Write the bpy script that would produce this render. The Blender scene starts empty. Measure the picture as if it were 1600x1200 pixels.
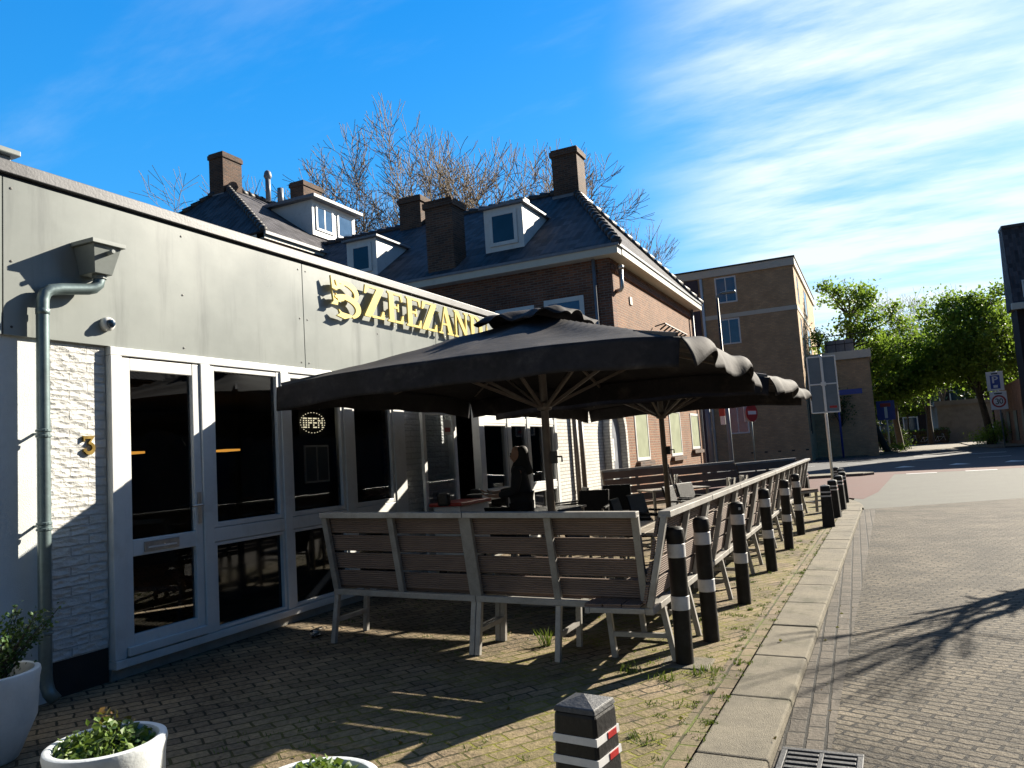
import bpy, math, random
from mathutils import Vector, Matrix
R = math.radians
# ------------------------------------------------------------------ camera, world, sun, exposure
S = bpy.context.scene
col = S.collection
HEAD, PITCH, ROLL = R(25.0), R(5.38), R(-3.76)
cd = bpy.data.cameras.new('camera'); cam = bpy.data.objects.new('camera', cd); col.objects.link(cam)
cd.sensor_width = 36.0; cd.lens = 27.0; cd.clip_start = 0.05; cd.clip_end = 2000
cam.location = (0, 0, 1.6)
_f = Vector((-math.sin(HEAD)*math.cos(PITCH), math.cos(HEAD)*math.cos(PITCH), math.sin(PITCH)))
_r0 = Vector((math.cos(HEAD), math.sin(HEAD), 0)); _u0 = _r0.cross(_f)
_r = _r0*math.cos(ROLL) + _u0*math.sin(ROLL); _u = _u0*math.cos(ROLL) - _r0*math.sin(ROLL)
cam.matrix_world = Matrix(((_r.x, _u.x, -_f.x, 0), (_r.y, _u.y, -_f.y, 0), (_r.z, _u.z, -_f.z, 1.6), (0, 0, 0, 1)))
S.camera = cam
SUN = Vector((0.53, 1.0, 0.58)).normalized()
AZ, EL = math.atan2(SUN.x, SUN.y), math.asin(SUN.z)
ld = bpy.data.lights.new('sun', 'SUN'); ld.energy = 5.0; ld.angle = R(0.5); ld.color = (1.0, 0.91, 0.76)
lo = bpy.data.objects.new('sun', ld); col.objects.link(lo); lo.rotation_euler = SUN.to_track_quat('Z', 'Y').to_euler()
S.view_settings.view_transform = 'Standard'; S.view_settings.look = 'None'
S.view_settings.exposure = 1.6; S.view_settings.gamma = 1.0

def N(nt, t, ins=None, **kw):
    n = nt.nodes.new(t)
    for k, v in kw.items(): setattr(n, k, v)
    for k, v in (ins or {}).items():
        s = n.inputs[k]
        if isinstance(v, bpy.types.NodeSocket): nt.links.new(v, s)
        elif isinstance(v, tuple) and len(v) == 3 and s.type == 'RGBA': s.default_value = (*v, 1)
        else: s.default_value = v
    return n
def math_(nt, op, a, b=0.0, c=0.0, clamp=False):
    return N(nt, 'ShaderNodeMath', {0: a, 1: b, 2: c}, operation=op, use_clamp=clamp).outputs[0]
def ramp(nt, fac, lo_, hi_):
    return N(nt, 'ShaderNodeMapRange', {'Value': fac, 'From Min': lo_, 'From Max': hi_, 'To Min': 0.0, 'To Max': 1.0}, interpolation_type='SMOOTHSTEP').outputs[0]
def mixc(nt, fac, a, b, blend='MIX'):
    n = nt.nodes.new('ShaderNodeMix'); n.data_type = 'RGBA'; n.blend_type = blend
    for i, v in ((0, fac), (6, a), (7, b)):
        if isinstance(v, bpy.types.NodeSocket): nt.links.new(v, n.inputs[i])
        elif isinstance(v, tuple): n.inputs[i].default_value = (*v, 1)
        else: n.inputs[i].default_value = v
    return n.outputs[2]
def noise(nt, vec, scale, detail=4.0, rough=0.55, out=0):
    return N(nt, 'ShaderNodeTexNoise', {'Vector': vec, 'Scale': scale, 'Detail': detail, 'Roughness': rough}).outputs[out]

W = bpy.data.worlds.new('World'); S.world = W; W.use_nodes = True
wn = W.node_tree; wn.nodes.clear()
sky = N(wn, 'ShaderNodeTexSky', sky_type='NISHITA', sun_disc=False, sun_elevation=EL, sun_rotation=AZ, altitude=0.0, air_density=1.0, dust_density=0.4, ozone_density=2.5)
hs = N(wn, 'ShaderNodeHueSaturation', {'Saturation': 1.5, 'Value': 1.0, 'Color': sky.outputs[0]})
tc = N(wn, 'ShaderNodeTexCoord'); sp = N(wn, 'ShaderNodeSeparateXYZ', {0: tc.outputs['Generated']})
az_ = math_(wn, 'ARCTAN2', sp.outputs[0], sp.outputs[1])
zz = math_(wn, 'ADD', math_(wn, 'MAXIMUM', sp.outputs[2], 0.0), 0.16)
pl = N(wn, 'ShaderNodeCombineXYZ', {0: math_(wn, 'DIVIDE', sp.outputs[0], zz), 1: math_(wn, 'DIVIDE', sp.outputs[1], zz), 2: 0.0}).outputs[0]
ms = N(wn, 'ShaderNodeMapping', {'Vector': pl, 'Rotation': (0, 0, R(38)), 'Scale': (0.55, 1.7, 1)}).outputs[0]
wob = noise(wn, pl, 0.9, 3.0)
streak = noise(wn, ms, 1.9, 7.0, 0.58)
fine = noise(wn, ms, 5.0, 9.0, 0.68)
azn = math_(wn, 'ADD', az_, math_(wn, 'MULTIPLY', math_(wn, 'SUBTRACT', wob, 0.5), 0.32))
mask = math_(wn, 'MULTIPLY', ramp(wn, azn, R(-18), R(-2.5)), ramp(wn, az_, R(48), R(22)))
dens = math_(wn, 'ADD', math_(wn, 'MULTIPLY', math_(wn, 'ADD', 0.28, ramp(wn, streak, 0.34, 0.64)), 0.85), math_(wn, 'MULTIPLY', math_(wn, 'SUBTRACT', fine, 0.47), 0.95))
el_ = math_(wn, 'MAXIMUM', sp.outputs[2], 0.0)
g1 = mixc(wn, ramp(wn, el_, 0.0, 0.26), (1.1, 2.25, 3.2), (0.22, 1.32, 3.0)); g2 = mixc(wn, ramp(wn, el_, 0.2, 0.75), g1, (0.04, 0.80, 2.6))
skb = mixc(wn, 0.7, hs.outputs[0], g2)
cl = math_(wn, 'MULTIPLY', mask, dens, clamp=True)
wisp = math_(wn, 'MULTIPLY', ramp(wn, streak, 0.5, 0.75), 0.13)
cl = math_(wn, 'MULTIPLY', math_(wn, 'MAXIMUM', cl, wisp), 0.9, clamp=True)
skc = mixc(wn, cl, skb, (3.3, 3.75, 3.8))
# added sky gain: boosted towards the view, lower overhead and behind to cut fill
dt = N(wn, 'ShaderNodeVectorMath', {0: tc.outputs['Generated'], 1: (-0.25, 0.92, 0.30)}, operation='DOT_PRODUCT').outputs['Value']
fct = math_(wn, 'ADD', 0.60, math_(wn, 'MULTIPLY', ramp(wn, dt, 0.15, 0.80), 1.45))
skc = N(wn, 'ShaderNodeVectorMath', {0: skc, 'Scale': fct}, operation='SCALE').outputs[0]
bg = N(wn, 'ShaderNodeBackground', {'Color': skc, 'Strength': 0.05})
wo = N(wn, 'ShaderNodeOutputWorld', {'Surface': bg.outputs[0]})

# ------------------------------------------------------------------ materials
def newmat(name):
    m = bpy.data.materials.new(name); m.use_nodes = True
    nt = m.node_tree; return m, nt, nt.nodes['Principled BSDF']
def link(nt, a, b): nt.links.new(a, b)
ALB = 0.70
def P(name, c, rough=0.6, var=0.2, scale=5.0, bump=0.0, bs=60.0, metal=0.0, spec=0.5, coat=0.0, stain=None, sscale=1.5, sdir=(1, 1, 1)):
    m, nt, b = newmat(name); k_ = ALB if min(c) < 0.5 else 0.85; c = tuple(x*k_ for x in c)
    if stain: stain = tuple(x*k_ for x in stain[:3])+(stain[3],)
    g = N(nt, 'ShaderNodeNewGeometry').outputs['Position']
    n = noise(nt, g, scale, 6.0, 0.6)
    n2 = noise(nt, g, scale*9, 4.0, 0.6)
    f = math_(nt, 'ADD', math_(nt, 'MULTIPLY', n, 0.7), math_(nt, 'MULTIPLY', n2, 0.3))
    cc = mixc(nt, ramp(nt, f, 0.3, 0.7), tuple(x*(1-var) for x in c), tuple(min(1, x*(1+var)) for x in c))
    if stain:
        mp = N(nt, 'ShaderNodeMapping', {'Vector': g, 'Scale': sdir}).outputs[0]
        cc = mixc(nt, math_(nt, 'MULTIPLY', ramp(nt, noise(nt, mp, sscale, 6.0, 0.65), 0.5, 0.75), stain[3]), cc, tuple(stain[:3]))
    link(nt, cc, b.inputs['Base Color'])
    link(nt, math_(nt, 'ADD', rough-0.08, math_(nt, 'MULTIPLY', n, 0.16)), b.inputs['Roughness'])
    b.inputs['Metallic'].default_value = metal; b.inputs['Specular IOR Level'].default_value = spec
    b.inputs['Coat Weight'].default_value = coat
    if bump:
        bp = N(nt, 'ShaderNodeBump', {'Height': noise(nt, g, bs, 5.0), 'Strength': bump, 'Distance': 0.01})
        link(nt, bp.outputs[0], b.inputs['Normal'])
    return m
def uvc(nt): return N(nt, 'ShaderNodeTexCoord').outputs['UV']
def BR(name, c1, c2, mort, bw=0.215, bh=0.063, ms_=0.011, bump=0.5, rough=0.85, rot=0.0, world=False, offset=0.5, var=0.35, nb=0.3, moss=None, wob=0.0, rocky=0.0, dist=0.01, vs=1.3):
    """bricks or pavers in metres"""
    m, nt, b = newmat(name); k_ = ALB if min(c1) < 0.5 else 0.85
    c1, c2, mort = (tuple(x*k_ for x in q) for q in (c1, c2, mort))
    g = N(nt, 'ShaderNodeNewGeometry').outputs['Position']
    v = g if world else uvc(nt)
    if rot: v = N(nt, 'ShaderNodeMapping', {'Vector': v, 'Rotation': (0, 0, rot)}).outputs[0]
    if wob:
        nn = noise(nt, g, 7.0, 2.0, 0.5, 1)
        off = N(nt, 'ShaderNodeVectorMath', {0: nn, 1: (0.5, 0.5, 0.5)}, operation='SUBTRACT').outputs[0]
        off = N(nt, 'ShaderNodeVectorMath', {0: off, 'Scale': wob}, operation='SCALE').outputs[0]
        base = g if world else uvc(nt)
        if rot: base = N(nt, 'ShaderNodeMapping', {'Vector': base, 'Rotation': (0, 0, rot)}).outputs[0]
        v = N(nt, 'ShaderNodeVectorMath', {0: base, 1: off}, operation='ADD').outputs[0]
    t = N(nt, 'ShaderNodeTexBrick', {'Vector': v, 'Color1': c1, 'Color2': c2, 'Mortar': mort, 'Scale': 1.0, 'Mortar Size': ms_, 'Mortar Smooth': 0.35, 'Bias': 0.0, 'Brick Width': bw, 'Row Height': bh}, offset=offset)
    n = noise(nt, g, vs, 5.0, 0.6); n2 = noise(nt, g, 35.0, 4.0, 0.7)
    k = math_(nt, 'ADD', 1-var*0.5, math_(nt, 'MULTIPLY', math_(nt, 'ADD', math_(nt, 'SUBTRACT', n, 0.5), math_(nt, 'MULTIPLY', math_(nt, 'SUBTRACT', n2, 0.45), 0.9)), var*2.2))
    k = math_(nt, 'MAXIMUM', k, 0.15)
    cc = N(nt, 'ShaderNodeVectorMath', {0: t.outputs[0], 'Scale': k}, operation='SCALE').outputs[0]
    if moss:
        pm = ramp(nt, noise(nt, g, moss[3], 6.0, 0.7), moss[4], moss[5])
        sx = N(nt, 'ShaderNodeSeparateXYZ', {0: g})
        reg = ramp(nt, sx.outputs[0], moss[6], moss[7])
        jf = math_(nt, 'ADD', math_(nt, 'MULTIPLY', t.outputs['Fac'], 0.75), 0.25)
        mf = math_(nt, 'MULTIPLY', math_(nt, 'MULTIPLY', pm, jf), reg, clamp=True)
        cc = mixc(nt, mf, cc, tuple(moss[:3]))
    link(nt, cc, b.inputs['Base Color'])
    b.inputs['Roughness'].default_value = rough; b.inputs['Specular IOR Level'].default_value = 0.3
    h = math_(nt, 'ADD', math_(nt, 'MULTIPLY', math_(nt, 'SUBTRACT', 1.0, t.outputs['Fac']), math_(nt, 'ADD', 0.7, math_(nt, 'MULTIPLY', N(nt, 'ShaderNodeRGBToBW', {0: t.outputs[0]}).outputs[0], 2.0))), math_(nt, 'MULTIPLY', n2, nb))
    if rocky:
        mp = N(nt, 'ShaderNodeMapping', {'Vector': g, 'Scale': (1, 0.55, 1.3)}).outputs[0]
        vo = N(nt, 'ShaderNodeTexVoronoi', {'Vector': mp, 'Scale': 24.0}).outputs['Distance']
        h = math_(nt, 'ADD', h, math_(nt, 'MULTIPLY', math_(nt, 'ADD', vo, noise(nt, mp, 16.0, 5.0, 0.65)), rocky))
    bp = N(nt, 'ShaderNodeBump', {'Height': h, 'Strength': bump, 'Distance': dist}); link(nt, bp.outputs[0], b.inputs['Normal'])
    return m
def TILE(name, c, du=0.23, dv=0.3):
    m, nt, b = newmat(name); v = uvc(nt); s = N(nt, 'ShaderNodeSeparateXYZ', {0: v})
    u = math_(nt, 'DIVIDE', s.outputs[0], du); w = math_(nt, 'DIVIDE', s.outputs[1], dv)
    fl = N(nt, 'ShaderNodeCombineXYZ', {0: math_(nt, 'FLOOR', u), 1: math_(nt, 'FLOOR', w), 2: 0.0}).outputs[0]
    wnz = N(nt, 'ShaderNodeTexWhiteNoise', {'Vector': fl}, noise_dimensions='2D').outputs[0]
    g = N(nt, 'ShaderNodeNewGeometry').outputs['Position']
    k = math_(nt, 'ADD', 0.55, math_(nt, 'ADD', math_(nt, 'MULTIPLY', wnz, 0.9), math_(nt, 'MULTIPLY', noise(nt, g, 2.0, 5.0), 0.5)))
    cc = N(nt, 'ShaderNodeVectorMath', {0: c, 'Scale': k}, operation='SCALE').outputs[0]
    link(nt, cc, b.inputs['Base Color']); b.inputs['Roughness'].default_value = 0.8; b.inputs['Specular IOR Level'].default_value = 0.15
    wave = math_(nt, 'SINE', math_(nt, 'MULTIPLY', u, 2*math.pi)); saw = math_(nt, 'SUBTRACT', 1.0, math_(nt, 'FRACT', w))
    h = math_(nt, 'ADD', math_(nt, 'MULTIPLY', wave, 0.28), math_(nt, 'MULTIPLY', saw, 1.25))
    bp = N(nt, 'ShaderNodeBump', {'Height': h, 'Strength': 1.0, 'Distance': 0.05}); link(nt, bp.outputs[0], b.inputs['Normal'])
    return m
def DECK(name, c, grooves=True):
    m, nt, b = newmat(name); v = uvc(nt); s = N(nt, 'ShaderNodeSeparateXYZ', {0: v})
    oi = N(nt, 'ShaderNodeObjectInfo').outputs['Random']
    g = N(nt, 'ShaderNodeNewGeometry').outputs['Position']
    st = N(nt, 'ShaderNodeMapping', {'Vector': v, 'Scale': (3.0, 45.0, 1)}).outputs[0]
    st = N(nt, 'ShaderNodeVectorMath', {0: st, 1: N(nt, 'ShaderNodeCombineXYZ', {0: math_(nt, 'MULTIPLY', oi, 50.0), 1: 0.0, 2: 0.0}).outputs[0]}, operation='ADD').outputs[0]
    grain = noise(nt, st, 1.0, 6.0, 0.65); blot = noise(nt, g, 3.0, 4.0)
    k = math_(nt, 'ADD', 0.25, math_(nt, 'ADD', math_(nt, 'MULTIPLY', grain, 0.9), math_(nt, 'MULTIPLY', blot, 0.65)))
    wv = math_(nt, 'ADD', 0.5, math_(nt, 'MULTIPLY', math_(nt, 'SINE', math_(nt, 'MULTIPLY', s.outputs[1], 2*math.pi/0.0175)), 0.5))
    if grooves: k = math_(nt, 'MULTIPLY', k, math_(nt, 'ADD', 0.5, math_(nt, 'MULTIPLY', wv, 0.5)))
    cc = N(nt, 'ShaderNodeVectorMath', {0: c, 'Scale': k}, operation='SCALE').outputs[0]
    link(nt, cc, b.inputs['Base Color']); b.inputs['Roughness'].default_value = 0.72; b.inputs['Specular IOR Level'].default_value = 0.3
    h = math_(nt, 'ADD', math_(nt, 'MULTIPLY', wv, 1.0 if grooves else 0.0), math_(nt, 'MULTIPLY', grain, 0.35))
    bp = N(nt, 'ShaderNodeBump', {'Height': h, 'Strength': 0.8, 'Distance': 0.006}); link(nt, bp.outputs[0], b.inputs['Normal'])
    return m
def GLASS(name, tint, mixf=0.5, rough=0.01):
    """thin pane: reflects by Fresnel, lets tinted light through"""
    m, nt, b = newmat(name); nt.nodes.remove(b); o = nt.nodes['Material Output']
    fr = N(nt, 'ShaderNodeFresnel', {'IOR': 1.5}).outputs[0]
    gl = N(nt, 'ShaderNodeBsdfGlossy', {'Color': (0.9, 0.95, 1.0), 'Roughness': rough}).outputs[0]
    tr = N(nt, 'ShaderNodeBsdfTransparent', {'Color': tint}).outputs[0]
    mx = N(nt, 'ShaderNodeMixShader', {0: fr, 1: tr, 2: gl}); link(nt, mx.outputs[0], o.inputs[0])
    return m
def EMIT(name, c, s):
    m, nt, b = newmat(name); b.inputs['Base Color'].default_value = (*c, 1); b.inputs['Emission Color'].default_value = (*c, 1); b.inputs['Emission Strength'].default_value = s
    return m
def LEAF(name, c1, c2, trans=0.35):
    m, nt, b = newmat(name); o = nt.nodes['Material Output']
    at = N(nt, 'ShaderNodeAttribute', attribute_name='tone').outputs['Fac']
    cc = mixc(nt, at, c1, c2)
    link(nt, cc, b.inputs['Base Color']); b.inputs['Roughness'].default_value = 0.5; b.inputs['Specular IOR Level'].default_value = 0.35
    tl = N(nt, 'ShaderNodeBsdfTranslucent', {'Color': mixc(nt, 0.5, cc, (0.22, 0.33, 0.03))}).outputs[0]
    mx = N(nt, 'ShaderNodeMixShader', {0: trans, 1: b.outputs[0], 2: tl}); link(nt, mx.outputs[0], o.inputs[0])
    return m
M = {}
M['white_paint'] = P('white_paint', (0.72, 0.73, 0.72), 0.38, 0.06, 3, 0.05, 90, stain=(0.42, 0.4, 0.36, 0.35), sscale=4)
M['white_brick'] = BR('white_brick', (0.72, 0.72, 0.69), (0.66, 0.66, 0.64), (0.55, 0.55, 0.53), 0.29, 0.072, 0.007, 1.0, 0.7, rocky=0.9, nb=0.4, var=0.16, wob=0.018, dist=0.015)
M['white_brick_far'] = BR('white_brick_far', (0.72, 0.71, 0.66), (0.62, 0.61, 0.57), (0.44, 0.43, 0.4), 0.215, 0.066, 0.011, 0.7, 0.8, var=0.2)
M['stucco'] = P('stucco', (0.62, 0.65, 0.65), 0.8, 0.08, 2, 0.35, 110)
M['panel'] = P('panel', (0.31, 0.335, 0.315), 0.30, 0.09, 0.8, 0.02, 30, spec=0.5, stain=(0.13, 0.14, 0.135, 0.6), sscale=1.3, sdir=(1, 3.0, 0.28))
M['coping'] = P('coping', (0.09, 0.093, 0.105), 0.45, 0.3, 3, 0.1, 50, metal=0.1)
M['black'] = P('black', (0.008, 0.008, 0.009), 0.5, 0.2, 4)
M['plinth'] = P('plinth', (0.33, 0.32, 0.29), 0.85, 0.2, 4, 0.5, 80)
M['black_plinth'] = P('black_plinth', (0.015, 0.015, 0.016), 0.7, 0.3, 8, 0.3)
M['zinc'] = P('zinc', (0.20, 0.27, 0.28), 0.42, 0.2, 4, 0.05, 40, metal=0.55, stain=(0.35, 0.4, 0.4, 0.4), sscale=5)
M['hopper'] = P('hopper', (0.25, 0.28, 0.27), 0.4, 0.1, 4, 0.03)
M['gold'] = P('gold', (0.92, 0.72, 0.20), 0.3, 0.03, 1, metal=0.15, spec=0.6)
M['brass'] = P('brass', (0.42, 0.28, 0.07), 0.35, 0.2, 20, metal=0.7)
M['steel'] = P('steel', (0.5, 0.5, 0.5), 0.35, 0.15, 8, metal=0.8)
M['galv'] = P('galv', (0.40, 0.385, 0.36), 0.5, 0.2, 7, 0.1, 60, metal=0.25, stain=(0.2, 0.15, 0.11, 0.4), sscale=6)
M['galv_light'] = M['galv']
M['deck'] = DECK('deck', (0.205, 0.148, 0.122))
M['seatwood'] = DECK('seatwood', (0.26, 0.17, 0.11), False)
M['darkwood'] = DECK('darkwood', (0.13, 0.085, 0.06), False)
M['canvas'] = P('canvas', (0.036, 0.033, 0.036), 0.8, 0.4, 2.2, 0.55, 9, spec=0.2, stain=(0.15, 0.13, 0.12, 0.55), sscale=3.0, sdir=(1, 0.35, 1))
M['pole'] = P('pole', (0.20, 0.165, 0.14), 0.5, 0.2, 9, 0.1, 50)
M['bollard'] = P('bollard', (0.010, 0.010, 0.011), 0.55, 0.4, 9, 0.25, 60, spec=0.3, stain=(0.05, 0.05, 0.05, 0.4), sscale=9)
M['bollard_top'] = P('bollard_top', (0.05, 0.052, 0.056), 0.6, 0.5, 30, 0.3, 90)
M['band'] = P('band', (0.62, 0.62, 0.62), 0.45, 0.1, 20, stain=(0.3, 0.28, 0.26, 0.5), sscale=12)
M['red_refl'] = P('red_refl', (0.5, 0.02, 0.02), 0.3, 0.1, 20)
M['red'] = P('red', (0.45, 0.025, 0.02), 0.4, 0.1, 10)
M['blue_sign'] = P('blue_sign', (0.012, 0.05, 0.36), 0.35, 0.06, 10)
M['sign_white'] = P('sign_white', (0.75, 0.75, 0.74), 0.4, 0.04, 10)
M['sign_back'] = P('sign_back', (0.20, 0.235, 0.27), 0.5, 0.1, 5, metal=0.2)
M['sign_black'] = P('sign_black', (0.012, 0.012, 0.012), 0.5, 0.1)
M['glass_shop'] = GLASS('glass_shop', (0.62, 0.66, 0.70))
M['glass_dark'] = P('glass_dark', (0.004, 0.005, 0.007), 0.04, 0.2, 2, spec=0.5)
M['glass_house'] = P('glass_house', (0.02, 0.05, 0.10), 0.06, 0.2, 2, spec=0.8)
M['glass_sky'] = P('glass_sky', (0.05, 0.13, 0.26), 0.08, 0.2, 2, spec=0.9)
M['blind'] = P('blind', (0.36, 0.40, 0.25), 0.5, 0.15, 3, spec=0.5)
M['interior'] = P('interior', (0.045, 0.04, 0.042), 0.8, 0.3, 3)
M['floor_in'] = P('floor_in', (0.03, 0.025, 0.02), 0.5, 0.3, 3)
M['led'] = EMIT('led', (1.0, 0.85, 0.55), 0.45)
M['lamp_amber'] = EMIT('lamp_amber', (1.0, 0.42, 0.06), 0.35)
M['brick_dark'] = BR('brick_dark', (0.34, 0.135, 0.075), (0.15, 0.07, 0.05), (0.27, 0.22, 0.18), bump=0.6, var=0.45)
M['brick_orange'] = BR('brick_orange', (0.36, 0.15, 0.066), (0.23, 0.09, 0.044), (0.36, 0.28, 0.2), 0.215, 0.066, 0.012, 0.6, var=0.4)
M['brick_chimney'] = BR('brick_chimney', (0.22, 0.115, 0.07), (0.10, 0.062, 0.048), (0.20, 0.165, 0.14), bump=0.6, var=0.5)
M['brick_tan'] = BR('brick_tan', (0.80, 0.53, 0.29), (0.62, 0.42, 0.24), (0.5, 0.4, 0.29), 0.26, 0.105, 0.013, 0.6, var=0.3)
M['brick_black'] = BR('brick_black', (0.05, 0.028, 0.026), (0.03, 0.02, 0.02), (0.05, 0.045, 0.04), 0.215, 0.075, 0.012, 0.6)
M['tile'] = TILE('tile', (0.058, 0.056, 0.062))
M['tile_plain'] = P('tile_plain', (0.055, 0.053, 0.057), 0.55, 0.4, 5, 0.3, 30)
M['cream'] = P('cream', (0.62, 0.59, 0.50), 0.5, 0.08, 3, stain=(0.35, 0.33, 0.28, 0.4), sscale=3)
M['lead'] = P('lead', (0.22, 0.24, 0.28), 0.5, 0.2, 5)
M['panel_purple'] = P('panel_purple', (0.05, 0.035, 0.06), 0.5, 0.2, 3)
M['bark'] = P('bark', (0.13, 0.105, 0.075), 0.9, 0.35, 5, 0.8, 40)
M['bark_dark'] = P('bark_dark', (0.06, 0.05, 0.038), 0.9, 0.35, 5, 0.8, 40)
M['twig'] = P('twig', (0.25, 0.19, 0.12), 0.85, 0.3, 3)
M['leaf_green'] = LEAF('leaf_green', (0.045, 0.10, 0.012), (0.165, 0.25, 0.035), 0.5)
M['leaf_dark'] = LEAF('leaf_dark', (0.018, 0.045, 0.010), (0.06, 0.10, 0.018), 0.25)
M['leaf_ivy'] = LEAF('leaf_ivy', (0.025, 0.07, 0.012), (0.13, 0.19, 0.04), 0.2)
M['leaf_fir'] = LEAF('leaf_fir', (0.015, 0.05, 0.014), (0.06, 0.12, 0.03), 0.15)
M['leaf_red'] = LEAF('leaf_red', (0.10, 0.05, 0.015), (0.20, 0.12, 0.03), 0.2)
M['grass'] = LEAF('grass', (0.03, 0.055, 0.008), (0.10, 0.125, 0.02), 0.2)
M['pot'] = P('pot', (0.66, 0.70, 0.72), 0.45, 0.07, 6, 0.15, 70, stain=(0.30, 0.31, 0.30, 0.45), sscale=5)
M['soil'] = P('soil', (0.03, 0.022, 0.015), 0.95, 0.4, 20, 0.8, 60)
M['wicker'] = BR('wicker', (0.012, 0.012, 0.014), (0.02, 0.02, 0.024), (0.002, 0.002, 0.002), 0.03, 0.012, 0.003, 0.8, 0.55)
M['table_top'] = P('table_top', (0.33, 0.29, 0.24), 0.45, 0.2, 5, 0.1)
M['table_dark'] = P('table_dark', (0.02, 0.019, 0.019), 0.4, 0.2, 5)
M['skin'] = P('skin', (0.50, 0.27, 0.18), 0.5, 0.06, 10)
M['coat'] = P('coat', (0.014, 0.014, 0.017), 0.8, 0.4, 14, 0.4, 60)
M['scarf'] = P('scarf', (0.010, 0.009, 0.010), 0.75, 0.3, 14, 0.3, 50)
M['paper'] = P('paper', (0.7, 0.69, 0.66), 0.7, 0.08, 10)
M['concrete'] = P('concrete', (0.24, 0.235, 0.21), 0.85, 0.2, 1.5, 0.3, 30, stain=(0.1, 0.1, 0.085, 0.5), sscale=0.8)
M['car_white'] = P('car_white', (0.6, 0.66, 0.72), 0.2, 0.02, 3, coat=1.0)
M['rubber'] = P('rubber', (0.012, 0.012, 0.012), 0.8, 0.2)
# ground
MOSS = (0.17, 0.165, 0.02, 1.6, 0.36, 0.60, -4.6, -1.6)
M['pavers'] = BR('pavers', (0.40, 0.30, 0.185), (0.25, 0.19, 0.125), (0.055, 0.046, 0.026), 0.205, 0.105, 0.009, 1.0, 0.9, rot=R(-57), world=True, var=0.75, nb=0.95, moss=MOSS, wob=0.035, dist=0.014)
M['edge_pavers'] = BR('edge_pavers', (0.33, 0.25, 0.16), (0.22, 0.17, 0.115), (0.06, 0.05, 0.022), 0.205, 0.12, 0.010, 0.9, 0.9, rot=R(91), world=True, var=0.5, nb=0.7, moss=(0.10, 0.12, 0.018, 2.5, 0.4, 0.62, -3.0, -1.2), wob=0.02, dist=0.012)
M['kerb'] = P('kerb', (0.225, 0.198, 0.145), 0.92, 0.3, 2.5, 0.9, 150, stain=(0.075, 0.075, 0.035, 0.85), sscale=3.0)
M['road_brick'] = BR('road_brick', (0.25, 0.208, 0.148), (0.14, 0.117, 0.086), (0.03, 0.026, 0.02), 0.205, 0.075, 0.011, 1.0, 0.85, rot=R(20), world=True, var=0.8, nb=1.1, wob=0.03, dist=0.018)
M['gutter_brick'] = BR('gutter_brick', (0.18, 0.15, 0.115), (0.115, 0.098, 0.078), (0.03, 0.028, 0.022), 0.21, 0.105, 0.010, 1.0, 0.85, rot=R(-91.2), world=True, var=0.55, nb=0.8, wob=0.016, dist=0.012)
M['asphalt_light'] = P('asphalt_light', (0.10, 0.103, 0.085), 0.9, 0.2, 1.2, 0.6, 120, stain=(0.085, 0.083, 0.072, 0.7), sscale=0.5)
M['asphalt'] = P('asphalt', (0.05, 0.055, 0.065), 0.88, 0.2, 1.0, 0.5, 120)
M['red_asphalt'] = P('red_asphalt', (0.10, 0.028, 0.022), 0.9, 0.15, 2, 0.5, 120)
M['marking'] = P('marking', (0.62, 0.62, 0.6), 0.7, 0.15, 8)
M['far_paving'] = BR('far_paving', (0.27, 0.23, 0.17), (0.20, 0.17, 0.13), (0.1, 0.09, 0.07), 0.3, 0.3, 0.012, 0.5, world=True)
M['earth'] = P('earth', (0.12, 0.11, 0.085), 0.95, 0.3, 0.5, 0.6, 8)

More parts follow.
